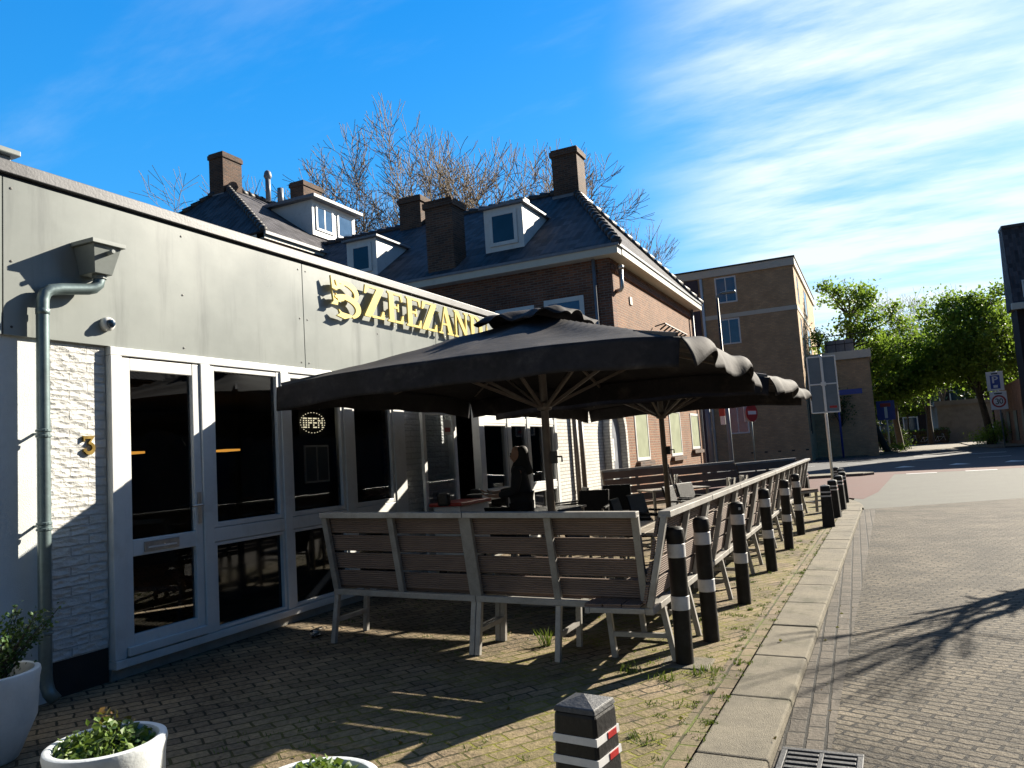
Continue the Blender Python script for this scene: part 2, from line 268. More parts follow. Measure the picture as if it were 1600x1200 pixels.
# ------------------------------------------------------------------ mesh helpers
class MB:
    def __init__(s): s.v, s.f, s.tone = [], [], None
    def add(s, vs, fs):
        o = len(s.v); s.v += [Vector(p) for p in vs]; s.f += [tuple(i+o for i in f) for f in fs]
    def box(s, x0, x1, y0, y1, z0, z1):
        s.add([(x0,y0,z0),(x1,y0,z0),(x1,y1,z0),(x0,y1,z0),(x0,y0,z1),(x1,y0,z1),(x1,y1,z1),(x0,y1,z1)],
              [(0,3,2,1),(4,5,6,7),(0,1,5,4),(1,2,6,5),(2,3,7,6),(3,0,4,7)]); return s
    def hexa(s, p):
        s.add(p, [(0,3,2,1),(4,5,6,7),(0,1,5,4),(1,2,6,5),(2,3,7,6),(3,0,4,7)]); return s
    def beam(s, p, q, w, h, up=(0,0,1)):
        p, q = Vector(p), Vector(q); d = (q-p).normalized(); x = d.cross(Vector(up))
        if x.length < 1e-4: x = d.cross(Vector((0,1,0)))
        x.normalize(); y = x.cross(d); a, b = x*w/2, y*h/2
        return s.hexa([p-a-b, p+a-b, q+a-b, q-a-b, p-a+b, p+a+b, q+a+b, q-a+b])
    def tube(s, pts, rad, n=8, cap=True):
        pts = [Vector(p) for p in pts]; m = len(pts)
        if not isinstance(rad, (list, tuple)): rad = [rad]*m
        vs, fs = [], []; ref = None
        for i, p in enumerate(pts):
            d = (pts[min(i+1, m-1)]-pts[max(i-1, 0)]).normalized()
            if ref is None:
                ref = d.orthogonal().normalized()
            ref = (ref - d*ref.dot(d))
            ref = ref.normalized() if ref.length > 1e-5 else d.orthogonal().normalized()
            b = d.cross(ref)
            for k in range(n):
                a = 2*math.pi*k/n; vs.append(p + (ref*math.cos(a)+b*math.sin(a))*rad[i])
        for i in range(m-1):
            for k in range(n):
                k2 = (k+1) % n; fs.append((i*n+k, i*n+k2, (i+1)*n+k2, (i+1)*n+k))
        if cap: fs += [tuple(reversed(range(n))), tuple(range((m-1)*n, m*n))]
        s.add(vs, fs); return s
    def lathe(s, prof, n=32, c=(0,0,0)):
        vs, fs = [], []
        for r, z in prof:
            for k in range(n):
                a = 2*math.pi*k/n; vs.append((c[0]+r*math.cos(a), c[1]+r*math.sin(a), c[2]+z))
        for i in range(len(prof)-1):
            for k in range(n):
                k2 = (k+1) % n; fs.append((i*n+k, i*n+k2, (i+1)*n+k2, (i+1)*n+k))
        if prof[0][0] > 1e-4: fs.append(tuple(reversed(range(n))))
        if prof[-1][0] > 1e-4: fs.append(tuple(range((len(prof)-1)*n, len(prof)*n)))
        s.add(vs, fs); return s
    def prism(s, poly, fn, d0, d1):
        """2-D outline extruded from depth d0 to d1; fn(u, v, d) -> point"""
        n = len(poly); vs = [fn(u, v, d0) for u, v in poly] + [fn(u, v, d1) for u, v in poly]
        fs = [tuple(reversed(range(n))), tuple(range(n, 2*n))] + [(i, (i+1) % n, n+(i+1) % n, n+i) for i in range(n)]
        s.add(vs, fs); return s
    def face(s, *p): s.add(p, [tuple(range(len(p)))]); return s
    def xf(s, mat):
        s.v = [mat @ p for p in s.v]; return s
    def build(s, name, mat, parent=None, world=False, smooth=False, bevel=0.0, fix=True):
        me = bpy.data.meshes.new(name)
        off = Vector((0,0,0))
        if world and parent is not None:
            q = parent
            while q is not None: off += q.location; q = q.parent
        me.from_pydata([p-off for p in s.v], [], s.f); me.update()
        if fix:
            import bmesh
            bm = bmesh.new(); bm.from_mesh(me); bmesh.ops.recalc_face_normals(bm, faces=bm.faces); bm.to_mesh(me); bm.free()
        uv = me.uv_layers.new(name='UVMap')
        for p in me.polygons:
            n = p.normal; ax, ay, az = abs(n.x), abs(n.y), abs(n.z)
            for li in p.loop_indices:
                c = s.v[me.loops[li].vertex_index]
                if az > max(ax, ay)*0.9 and az < 0.97:
                    k = 1/max(az, 0.3)
                    t = (c.y, c.x*k) if ax > ay else (c.x, c.y*k)
                elif az >= max(ax, ay): t = (c.x, c.y)
                elif ax > ay: t = (c.y, c.z)
                else: t = (c.x, c.z)
                uv.data[li].uv = t
        if s.tone:
            at = me.attributes.new('tone', 'FLOAT', 'FACE'); at.data.foreach_set('value', s.tone)
        if smooth: me.polygons.foreach_set('use_smooth', [True]*len(me.polygons))
        me.materials.append(mat if not isinstance(mat, str) else M[mat])
        o = bpy.data.objects.new(name, me); col.objects.link(o)
        if parent is not None: o.parent = parent
        if bevel:
            b = o.modifiers.new('bevel', 'BEVEL'); b.width = bevel; b.segments = 2; b.limit_method = 'ANGLE'; b.angle_limit = R(40)
        if smooth and not bevel:
            pass
        return o
def tag(o, label, cat, group=None, kind=None):
    if label: o['label'] = label
    if cat: o['category'] = cat
    if group: o['group'] = group
    if kind: o['kind'] = kind
    return o
def thing(name, label, cat, loc=(0,0,0), rz=0.0, group=None):
    o = bpy.data.objects.new(name, None); o.empty_display_size = 0.2; col.objects.link(o)
    o.location = loc; o.rotation_euler = (0, 0, rz); return tag(o, label, cat, group)
def struct(o): o['kind'] = 'structure'; return o
def clone(o, parent=None):
    c = o.copy(); col.objects.link(c)
    if parent is not None: c.parent = parent
    for ch in [x for x in bpy.data.objects if x.parent == o]: clone(ch, c)
    return c
def place(src, loc, rz=0.0, label=None, ry=0.0):
    c = clone(src); c.location = loc; c.rotation_euler = (0, ry, rz)
    if label: c['label'] = label
    return c
def gz(x): return 0.025*(-1.3-x)
def shade_auto(o):
    o.data.polygons.foreach_set('use_smooth', [True]*len(o.data.polygons)); return o
ORD = ['first', 'second', 'third', 'fourth', 'fifth', 'sixth', 'seventh', 'eighth', 'ninth']

# ------------------------------------------------------------------ ground
m = MB().box(-900, 900, -900, 1400, -0.9, -0.30); struct(m.build('ground', 'earth'))
def kx(y): return -1.02 + 0.0155*(y-4.0)        # inner kerb edge
# pavement sheet: slopes gently up to the facade
def pave(x): return gz(x) if x < -1.3 else 0.0
pts = []
ys = [-8, 4, 18.5, 21, 23, 24.2, 24.9]
xe = [kx(-8)-.16, kx(4)-.16, kx(18.5)-.16, -0.92, -1.15, -1.6, -2.4]
m = MB()
xs = [-40, -8, -5.4, -3.4, -1.3]
rows = []
for y, e in zip(ys, xe):
    rr = [(x if x < e else e-0.05*(5-i), y) for i, x in enumerate(xs)] + [(e, y)]
    rows.append(rr)
n = len(rows[0])
vs = [(x, y, pave(x)) for rr in rows for x, y in rr]
fs = [(j*n+i, j*n+i+1, (j+1)*n+i+1, (j+1)*n+i) for j in range(len(rows)-1) for i in range(n-1)]
m.add(vs, fs); o = m.build('pavement', 'pavers'); struct(o)
m = MB()
for a, b in ((-8, 4), (4, 18.5)):
    m.face((kx(a)-.16, a, 0.002), (kx(a)-.004, a, 0.002), (kx(b)-.004, b, 0.002), (kx(b)-.16, b, 0.002))
struct(m.build('pavement_edge', 'edge_pavers'))
# kerb: concrete slabs, rounded corner at the far end
m = MB(); y = -7.6; rnd = random.Random(4)
while y < 18.3:
    L = 0.98; a, b = y, y+L-0.012; dz = rnd.uniform(-.004, .006)
    m.hexa([(kx(a), a, -.25), (kx(a)+.385, a, -.25), (kx(b)+.385, b, -.25), (kx(b), b, -.25), (kx(a), a, .004+dz), (kx(a)+.365, a, -.004+dz), (kx(b)+.365, b, -.004+dz), (kx(b), b, .004+dz)]); y += L
arc = []
cx, cy, r0, r1 = -3.1, 21.2, 2.3, 2.72
cx = kx(18.5)+.40-r1; cy = 18.5
for i in range(12):
    a0, a1 = R(90*i/11*1.0), R(90*(i+.96)/11)
    if i == 11: break
    e = 1.9
    q = lambda r, a: (cx+r*math.cos(a), cy+r*math.sin(a)*e)
    (ax, ay), (bx, by), (dx, dy), (ex, ey) = q(r0, a0), q(r1, a0), q(r1, a1), q(r0, a1)
    m.hexa([(ax, ay, -.25), (bx, by, -.25), (dx, dy, -.25), (ex, ey, -.25), (ax, ay, .003), (bx, by, -.003), (dx, dy, -.003), (ex, ey, .003)])
struct(m.build('kerb', 'kerb', bevel=.012))
# fill between pavement sheet and round kerb
m = MB(); m.face((-40, 18.4, -.006), (cx+r0+.02, 18.4, -.006), *[(cx+(r0+.02)*math.cos(R(a)), 18.5+(r0+.02)*math.sin(R(a))*1.9, -.006) for a in (15, 30, 45, 60, 75, 90)], (-40, 22.9, -.006))
struct(m.build('corner_paving', 'far_paving'))
ZR = -0.058
m = MB()
gx = lambda y: kx(y)+.375
for a, b in ((-8, 18.5),):
    m.face((gx(a), a, ZR+.006), (gx(a)+.26, a, ZR+.006), (gx(b)+.26, b, ZR+.006), (gx(b), b, ZR+.006))
struct(m.build('gutter', 'gutter_brick'))
m = MB(); m.face((-1.2, -9, ZR), (30, -9, ZR), (30, 27, ZR), (2.8, 20.4, ZR), (-.6, 18.6, ZR)); struct(m.build('brick_road', 'road_brick'))
m = MB(); m.face((-.62, 18.6, ZR-.004), (2.8, 20.4, ZR-.004), (30, 27, ZR-.004), (30, 39, ZR-.004), (-.4, 35.2, ZR-.004), (-.7, 20, ZR-.004)); struct(m.build('asphalt_plateau', 'asphalt_light'))
m = MB(); m.face((-40, 22.7, ZR-.001), (-1.1, 22.7, ZR-.001), (-.45, 21.6, ZR-.001), (-.1, 24, ZR-.001), (.5, 33.6, ZR-.001), (30, 37.6, ZR-.001), (30, 38.8, ZR-.001), (-.4, 35.6, ZR-.001), (-40, 33.0, ZR-.001))
struct(m.build('cycle_path', 'red_asphalt'))
m = MB(); m.face((-80, 25, ZR-.012), (80, 25, ZR-.012), (80, 130, ZR-.012), (-80, 130, ZR-.012)); struct(m.build('main_road', 'asphalt'))
m = MB()
for i in range(10):
    x0 = .9+i*2.0; yy = 33.0+.125*x0
    m.face((x0, yy, ZR+.004), (x0+1.05, yy+.13, ZR+.004), (x0+1.05, yy+.5, ZR+.004), (x0, yy+.37, ZR+.004))
for i in range(16):
    x0 = -8+i*3.2; yy = 47+.1*x0
    m.face((x0, yy, ZR-.006), (x0+1.5, yy+.15, ZR-.006), (x0+1.5, yy+.4, ZR-.006), (x0, yy+.25, ZR-.006))
for i in range(9):
    x0 = .6+i*2.2; yy = 39.5+.12*x0
    m.face((x0, yy, ZR-.006), (x0+.9, yy+.1, ZR-.006), (x0+.45, yy+1.5, ZR-.006))
for i in range(7):
    x0 = 2.0+i*3.0; yy = 54+.1*x0
    m.face((x0, yy, ZR-.006), (x0+2.0, yy+.1, ZR-.006), (x0+2.0, yy+.5, ZR-.006), (x0, yy+.4, ZR-.006))
struct(m.build('road_markings', 'marking'))
m = MB(); m.prism([(-9, 30.4), (-.6, 33.4), (-.2, 34.0), (-.8, 34.6), (-9, 33.2)], lambda u, v, d: (u, v, d), ZR-.01, .05); struct(m.build('traffic_island', 'kerb', bevel=.03))
# far pavement with kerb
m = MB(); m.prism([(-60, 55.0), (-3.2, 59.0), (-.2, 62.5), (1.2, 66.5), (1.6, 69), (1.2, 74), (-60, 74)], lambda u, v, d: (u, v, d), -.2, .03); struct(m.build('far_pavement', 'far_paving', bevel=.02))
m = MB(); m.prism([(8.2, 64.5), (40, 64.5), (40, 120), (8.6, 120), (7.2, 78), (7.4, 70), (7.6, 66)], lambda u, v, d: (u, v, d), -.2, .03); struct(m.build('far_corner_pavement', 'far_paving', bevel=.02))
m = MB(); m.face((-3, 69.5, ZR+.01), (12, 71.5, ZR+.01), (14, 128, ZR+.01), (-3, 128, ZR+.01)); struct(m.build('side_street', 'far_paving'))
# ------------------------------------------------------------------ restaurant
FX = -5.40
def window_unit(parent, y0, y1, z0, z1, x=FX, t=.05, fr='white_paint', gl='glass_shop', name='window', world=True):
    m = MB(); d0, d1 = x-.05, x+.03
    m.box(d0, d1, y0, y0+t, z0, z1).box(d0, d1, y1-t, y1, z0, z1).box(d0, d1-.002, y0+t, y1-t, z1-t, z1).box(d0, d1-.002, y0+t, y1-t, z0, z0+t)
    w = m.build(name, fr, parent, world, bevel=.004)
    MB().face((x-.008, y0+t, z0+t), (x-.008, y1-t, z0+t), (x-.008, y1-t, z1-t), (x-.008, y0+t, z1-t)).build('pane', gl, w, world, fix=False)
    return w
rest = thing('restaurant', 'single storey white brick restaurant with grey panel fascia and white framed shop windows', 'restaurant', (FX, 8.0, .1))
g0 = gz(FX)
Y1 = 17.58
# fascia panels
seams = [-4.0, -1.2, 1.0, 3.27, 6.40, 9.13, 11.9, 14.7, Y1]
for a, b in zip(seams[:-1], seams[1:]):
    m = MB().box(FX-.05, FX+.02, a+.004, b-.004, 2.67, 3.80)
    p = m.build('fascia_panel', 'panel', rest, True, bevel=.003)
    sc = MB()
    for yy in ([a+.06, (a+b)/2-.02, b-.06] if b-a > 1 else []):
        for zz_ in (2.73, 3.2, 3.73):
            sc.lathe([(0, .004), (.009, .003), (.010, 0)], 8); k = len(sc.v)-17
            for i in range(len(sc.v)-24, len(sc.v)):
                q = sc.v[i]; sc.v[i] = Vector((FX+.021+q.z, yy+q.x, zz_+q.y))
    if sc.v: sc.build('screw_heads', 'sign_black', p, True)
MB().box(FX-.14, FX+.005, -4, Y1, 3.80, 3.83).build('shadow_gap', 'black', rest, True)
MB().box(FX-.25, FX+.045, -4, Y1+.01, 3.83, 3.925).build('coping', 'coping', rest, True, bevel=.006)
MB().box(-14.5, FX-.25, -4, Y1-.05, 3.55, 3.75).build('flat_roof', 'lead', rest, True)
# piers and walls
MB().box(FX-.30, FX-.012, 3.60, 4.07, .36, 2.69).build('brick_pier', 'white_brick', rest, True)
MB().box(FX-.30, FX-.02, 3.60, 4.07, .0, .358).build('black_plinth', 'black_plinth', rest, True)
MB().box(FX-.30, FX-.008, -4, 3.598, .0, 2.69).build('stucco_wall', 'stucco', rest, True)
MB().box(FX-.30, FX-.012, 8.21, 9.36, .02, 2.69).build('brick_wall', 'white_brick', rest, True)
MB().box(FX-.30, FX-.012, 13.36, Y1, .02, 2.69).build('brick_wall', 'white_brick_far', rest, True)
MB().box(FX-.20, FX+.0, 4.08, 8.2, .0, .185).build('sill_plinth', 'plinth', rest, True)
MB().box(FX-.20, FX+.0, 10.25, 13.35, .0, .185).build('sill_plinth', 'plinth', rest, True)
# window joinery
m = MB()
m.box(FX-.08, FX+.055, 4.08, 8.2, .187, .25)
for a, b in ((4.08, 4.18), (4.97, 5.08), (5.985, 6.095), (6.985, 7.14), (7.96, 8.2)): m.box(FX-.08, FX+.045, a, b, .252, 2.60)
m.box(FX-.08, FX+.042, 4.08, 8.2, 2.602, 2.668)
for a, b in ((5.08, 5.985), (6.095, 6.985), (7.14, 7.96)): m.box(FX-.07, FX+.035, a+.001, b-.001, 1.02, 1.14)
m.build('window_joinery', 'white_paint', rest, True, bevel=.005)
for a, b in ((5.09, 5.98), (6.10, 6.98), (7.145, 7.955)):
    window_unit(rest, a, b, 1.145, 2.595, t=.045); window_unit(rest, a, b, .256, 1.015, t=.03, name='lower_window', gl='glass_dark')
m = MB()
for a, b in ((10.22, 10.38), (11.2, 11.34), (11.98, 12.1), (12.72, 12.84), (13.22, 13.34)): m.box(FX-.08, FX+.045, a, b, .19, 2.60)
m.box(FX-.08, FX+.042, 10.22, 13.34, 2.602, 2.668); m.box(FX-.08, FX+.055, 10.22, 13.34, .187, .25)
for a, b in ((10.38, 11.2), (11.34, 11.98), (12.1, 12.72), (12.84, 13.22)):
    m.box(FX-.07, FX+.035, a+.001, b-.001, 2.13, 2.22); m.box(FX-.07, FX+.035, a+.001, b-.001, 1.0, 1.1)
m.build('window_joinery', 'white_paint', rest, True, bevel=.005)
for a, b in ((10.385, 11.195), (11.345, 11.975), (12.105, 12.715), (12.845, 13.215)):
    window_unit(rest, a, b, 1.105, 2.125, t=.03); window_unit(rest, a, b, 2.225, 2.595, t=.025, name='top_window'); window_unit(rest, a, b, .256, .995, t=.03, name='lower_window', gl='glass_dark')
# front door
dr = MB()
x0, x1 = FX-.03, FX+.03
for a, b, c, d in ((4.185, 4.262, .26, 2.59), (4.885, 4.965, .26, 2.59), (4.262, 4.885, .26, .41), (4.262, 4.885, 1.01, 1.14), (4.262, 4.885, 2.49, 2.59)):
    dr.box(x0, x1-(.002 if b-a > .3 else 0), a, b, c, d)
dr = dr.build('door', 'white_paint', rest, True, bevel=.006)
for a, b in ((.41, 1.01), (1.14, 2.49)):
    MB().face((FX-.006, 4.262, a), (FX-.006, 4.885, a), (FX-.006, 4.885, b), (FX-.006, 4.262, b)).build('pane', 'glass_shop', dr, True, fix=False)
MB().box(FX+.03, FX+.042, 4.36, 4.70, 1.035, 1.115).build('letter_plate', 'steel', dr, True, bevel=.003)
MB().box(FX+.0425, FX+.047, 4.39, 4.67, 1.06, 1.072).build('letter_slot', 'sign_white', dr, True)
h = MB().box(FX+.03, FX+.04, 4.905, 4.945, 1.2, 1.47)
h.tube([(FX+.04, 4.925, 1.36), (FX+.085, 4.925, 1.36), (FX+.09, 4.91, 1.36), (FX+.09, 4.80, 1.355)], .009, 8)
h.build('door_handle', 'steel', dr, True)
MB().box(FX+.03, FX+.065, 4.19, 4.96, .262, .33).build('weather_bar', 'white_paint', dr, True, bevel=.006)
# entrance: dark doorway with its glazed leaf folded back against the brick
MB().box(FX-.08, FX+.045, 9.36, 9.44, .15, 2.668).build('door_post', 'white_paint', rest, True, bevel=.004)
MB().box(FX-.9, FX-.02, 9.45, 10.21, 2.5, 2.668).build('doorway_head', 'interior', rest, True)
lf = MB(); lx0, lx1 = FX+.08, FX+.125
for a, b, c, d in ((8.50, 8.57, .16, 2.6), (9.30, 9.38, .16, 2.6), (8.57, 9.30, .16, .26), (8.57, 9.30, 1.0, 1.06), (8.57, 9.30, 2.22, 2.28), (8.57, 9.30, 2.54, 2.6)):
    lf.box(lx0, lx1-(.002 if b-a > .3 else 0), a, b, c, d)
lf = lf.build('open_door', 'white_paint', rest, True, bevel=.004)
for a, b in ((1.06, 2.22), (2.28, 2.54)):
    MB().face((lx0+.02, 8.57, a), (lx0+.02, 9.30, a), (lx0+.02, 9.30, b), (lx0+.02, 8.57, b)).build('pane', 'glass_shop', lf, True, fix=False)
MB().box(lx0+.01, lx0+.03, 8.57, 9.30, .26, 1.0).build('door_panel', 'white_paint', lf, True)
MB().box(lx1+.001, lx1+.004, 9.02, 9.22, 1.95, 2.15).build('sticker', 'paper', lf, True)
MB().box(lx1+.0045, lx1+.006, 9.05, 9.20, 1.99, 2.05).build('red_sticker_stripe', 'red', lf, True)
# interior room
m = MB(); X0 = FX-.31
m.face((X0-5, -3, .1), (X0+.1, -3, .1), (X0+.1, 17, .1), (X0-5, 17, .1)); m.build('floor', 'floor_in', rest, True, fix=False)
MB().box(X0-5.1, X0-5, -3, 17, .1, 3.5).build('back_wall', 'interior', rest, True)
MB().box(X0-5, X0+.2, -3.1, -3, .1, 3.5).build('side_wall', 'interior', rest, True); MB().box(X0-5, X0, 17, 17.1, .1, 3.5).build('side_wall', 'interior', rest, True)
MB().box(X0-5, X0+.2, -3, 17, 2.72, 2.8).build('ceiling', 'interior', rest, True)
for yy in (6.9, 8.6):
    MB().box(X0-3.4, X0-3.1, yy, yy+.3, 1.96, 1.99).build('pendant_lamp', 'lamp_amber', rest, True)
# house number
def strokes(mb, polys, fn, d0, d1):
    for i, p in enumerate(polys): mb.prism(p, fn, d0, d1+.0006*i)
def arcpoly(cx, cy, rx, ry, w, a0, a1, n=14, w1=None):
    w1 = w if w1 is None else w1; o, inn = [], []
    for i in range(n+1):
        t = i/n; a = R(a0+(a1-a0)*t); ww = w+(w1-w)*math.sin(t*math.pi)
        o.append((cx+(rx+ww/2)*math.cos(a), cy+(ry+ww/2)*math.sin(a))); inn.append((cx+(rx-ww/2)*math.cos(a), cy+(ry-ww/2)*math.sin(a)))
    return o+inn[::-1]
hn = MB(); f3 = lambda u, v, d: (FX-.012+d, 3.865+u*.105, 1.83+v*.135)
strokes(hn, [[(.05, 1), (.95, 1), (.55, .58), (.38, .58), (.66, .84), (.05, .84)], [(.05, .70), (.16, .70), (.16, .9), (.05, .9)], arcpoly(.48, .32, .36, .28, .12, 95, -150, 16, .24), [(.05, .12), (.3, .12), (.26, .30), (.08, .28)]], f3, .0, .02)
tag(hn.build('house_number', 'brass'), 'brass numeral 3 fixed to the white brick pier beside the door', 'house number')
# ---- shop sign: standing-off gold letters
sign = thing('shop_sign', 'gold capital letters and scroll emblem standing off the grey fascia', 'shop sign', (FX+.02, 8.9, 3.55))
def glyph(ch):
    s, t = .20, .10      # stem, serif thickness (of unit height)
    if ch == 'Z': return .82, [[(.0, .72), (.05, 1.0), (.82, 1.0), (.82, .95), (.30, .06), (.22, .0), (.0, .0), (.0, .05), (.52, .93), (.2, .93), (.07, .72)], [(.30, .0), (.82, .0), (.82, .26), (.75, .26), (.66, .075), (.28, .075)]]
    if ch == 'E': return .72, [[(.0, 0), (.34, 0), (.34, .05), (.28, .08), (.28, .92), (.34, .95), (.34, 1), (.0, 1), (.0, .95), (.07, .92), (.07, .08), (.0, .05)], [(.33, .92), (.60, .92), (.64, .74), (.70, .74), (.70, 1), (.33, 1)], [(.28, .47), (.46, .47), (.46, .38), (.52, .38), (.52, .64), (.46, .64), (.46, .55), (.28, .55)], [(.33, 0), (.70, 0), (.74, .28), (.68, .28), (.58, .08), (.33, .08)]]
    if ch == 'A': return .84, [[(.36, 1.02), (.50, 1.02), (.80, .07), (.86, .05), (.86, 0), (.50, 0), (.50, .05), (.56, .07), (.36, .80)], [(.36, .80), (.36, .98), (.11, .07), (.02, .05), (.02, 0), (.26, 0), (.26, .05), (.17, .07)], [(.24, .33), (.50, .33), (.48, .40), (.26, .40)]]
    if ch == 'N': return .86, [[(0, .95), (0, 1), (.28, 1), (.70, .30), (.76, .30), (.76, 0), (.68, 0), (.14, .88), (.06, .92)], [(.06, .90), (.14, .87), (.14, .08), (.22, .05), (.22, 0), (0, 0), (0, .05), (.06, .08)], [(.69, .32), (.69, .92), (.60, .95), (.60, 1), (.86, 1), (.86, .95), (.77, .92), (.77, .32)]]
    if ch == 'D': return .84, [[(0, 0), (.34, 0), (.28, .08), (.28, .92), (.34, 1), (0, 1), (0, .95), (.08, .92), (.08, .08), (0, .05)], arcpoly(.32, .5, .40, .46, .08, 90, -90, 18, .20)]
f = lambda y, z, hh, ww: (lambda u, v, d: (FX+.02+.058+d, y+u*ww, z+v*hh))
for ch, y, wd in (('Z', 7.40, .40), ('E', 7.88, .34), ('E', 8.30, .35), ('Z', 8.68, .38), ('A', 9.10, .41), ('N', 9.55, .42), ('D', 10.02, .41)):
    gw, polys = glyph(ch); mb = MB(); strokes(mb, polys, f(y, 3.365, .385, wd/gw), 0, .022)
    for pz in (3.45, 3.66):     # mounting pins
        mb.tube([(FX+.02, y+.07, pz), (FX+.079, y+.07, pz)], .006, 5)
    mb.build('letter', 'gold', sign, True)
mb = MB(); strokes(mb, [[(.0, .5), (.06, .95), (.1, .5), (.22, .42), (.2, .3), (.02, .34)], arcpoly(.40, .42, .18, .22, .05, 150, -160, 12, .11), [(.6, .15), (.66, .6), (.72, .62), (.70, .12)]], f(10.55, 3.39, .30, .55), 0, .022); mb.build('scroll_ornament', 'gold', sign, True)
mb = MB()
def sc(p): return [(u, v) for u, v in p]
strokes(mb, [arcpoly(.28, .64, .44, .30, .07, 118, -38, 16, .17), [(.06, .95), (.12, .70), (.30, .78), (.36, .92), (.20, .86)], [(-.08, 1.05), (.02, .82), (.12, .76), (.10, .66), (-.05, .70)],
             arcpoly(.30, .22, .46, .30, .08, 125, -55, 16, .19), [(.05, .58), (.13, .34), (.30, .40), (.34, .52), (.22, .46)], [(-.06, .64), (.0, .42), (.12, .36), (.10, .24), (-.10, .24), (-.02, .34)],
             [(.60, .0), (.30, -.12), (.06, -.06), (.16, .02), (.12, .14), (.22, .06), (.44, .04)]], f(6.83, 3.32, .40, .58), 0, .022)
mb.build('emblem', 'gold', sign, True)
# ---- rainwater pipe with hopper
dp = thing('downpipe', 'zinc downpipe swan-necked from a grey hopper head on the fascia down the white wall', 'downpipe', (FX, 3.72, .1))
px = FX+.10
path = [(FX+.13, 3.93, 3.20), (FX+.13, 3.93, 3.165), (FX+.13, 3.92, 3.12), (FX+.125, 3.885, 3.085), (FX+.12, 3.84, 3.07), (FX+.105, 3.64, 3.04), (px, 3.56, 3.02), (px, 3.52, 2.99), (px, 3.503, 2.94), (px, 3.50, 2.87), (px, 3.50, .32), (px, 3.505, .26), (px+.02, 3.51, .20), (px+.06, 3.53, .145)]
shade_auto(MB().tube(path, .043, 16).build('pipe', 'zinc', dp, True))
for zc in (1.98, 1.33, .62):
    m = MB()
    for dz in (-.022, 0.018): m.lathe([(.043, dz-.012), (.052, dz-.006), (.052, dz+.006), (.043, dz+.012)], 16, (px, 3.50, zc))
    m.box(FX-.012, px-.04, 3.493, 3.507, zc-.008, zc+.008); m.build('pipe_clip', 'zinc', dp, True)
shade_auto(MB().lathe([(.043, -.01), (.047, -.008), (.047, .03), (.043, .032)], 16, (px, 3.50, 2.84)).build('pipe_joint', 'zinc', dp, True))
m = MB(); y0, y1 = 3.785, 4.045
m.hexa([(FX+.021, y0+.055, 3.19), (FX+.20, y0+.055, 3.19), (FX+.20, y1-.055, 3.19), (FX+.021, y1-.055, 3.19), (FX+.021, y0+.012, 3.40), (FX+.25, y0+.012, 3.40), (FX+.25, y1-.012, 3.40), (FX+.021, y1-.012, 3.40)])
m.box(FX+.021, FX+.272, y0-.012, y1+.012, 3.401, 3.435)
m.tube([(FX+.13, 3.93, 3.19), (FX+.13, 3.93, 3.16)], .052, 14)
m.tube([(FX+.2, 3.93, 3.345), (FX+.30, 3.925, 3.35)], .018, 8)
m.build('hopper_head', 'hopper', dp, True, bevel=.004)
# ---- dome camera
cm = thing('security_camera', 'small white dome camera on the fascia beside the downpipe', 'camera', (FX+.02, 4.06, 2.84))
m = MB().lathe([(.055, 0), (.055, .035), (.045, .055), (.0, .058)], 20).xf(Matrix.Rotation(R(90), 4, 'Y')); shade_auto(m.build('camera_base', 'sign_white', cm))
m = MB().lathe([(.036, .05), (.035, .065), (.026, .082), (.012, .091), (0, .093)], 18).xf(Matrix.Rotation(R(90), 4, 'Y')); shade_auto(m.build('camera_dome', 'glass_house', cm))
# ---- things seen through and on the shop glass
op = thing('open_sign', 'dotted OPEN light sign hanging behind the second shop window', 'light sign', (FX-.10, 6.62, 2.10))
MB().box(-.01, .0, -.22, .22, -.13, .15).build('board', 'sign_black', op)
LET = {'O': ['111', '101', '101', '101', '111'], 'P': ['111', '101', '111', '100', '100'], 'E': ['111', '100', '111', '100', '111'], 'N': ['1001', '1101', '1011', '1001', '1001']}
m = MB(); u = -.155
for ch in 'OPEN':
    for r_, row in enumerate(LET[ch]):
        for c_, b in enumerate(row):
            if b == '1': m.box(.001, .007, u+c_*.021, u+c_*.021+.012, .045-r_*.024, .058-r_*.024)
    u += .021*len(LET[ch][0])+.018
for k in range(26):
    a = 2*math.pi*k/26; y, z = .20*math.cos(a), .005+.11*math.sin(a); m.box(.001, .006, y-.004, y+.004, z-.004, z+.004)
m.build('led_dots', 'led', op)
m = MB().tube([(0, -.12, .15), (0, -.12, .5)], .003, 4).tube([(0, .12, .15), (0, .12, .5)], .003, 4); m.build('hanging_wire', 'steel', op)
mn = thing('menu_board', 'framed two page menu hanging behind the second shop window below the light sign', 'menu', (FX-.06, 6.62, 1.66))
MB().box(-.01, 0, -.2, .2, -.2, .2).build('frame', 'sign_white', mn)
m = MB()
for s in (-1, 1): m.box(.001, .003, s*.095-.082, s*.095+.082, -.18, .18)
m.build('page', 'sign_back', mn)
# small metal box on the flat roof
tag(MB().box(-6.75, -6.1, 3.2, 3.78, 3.7, 4.28).box(-6.8, -6.05, 3.15, 3.83, 4.28, 4.33).build('roof_vent', 'hopper', bevel=.01), 'grey metal vent box standing on the flat restaurant roof at the left edge', 'roof vent')

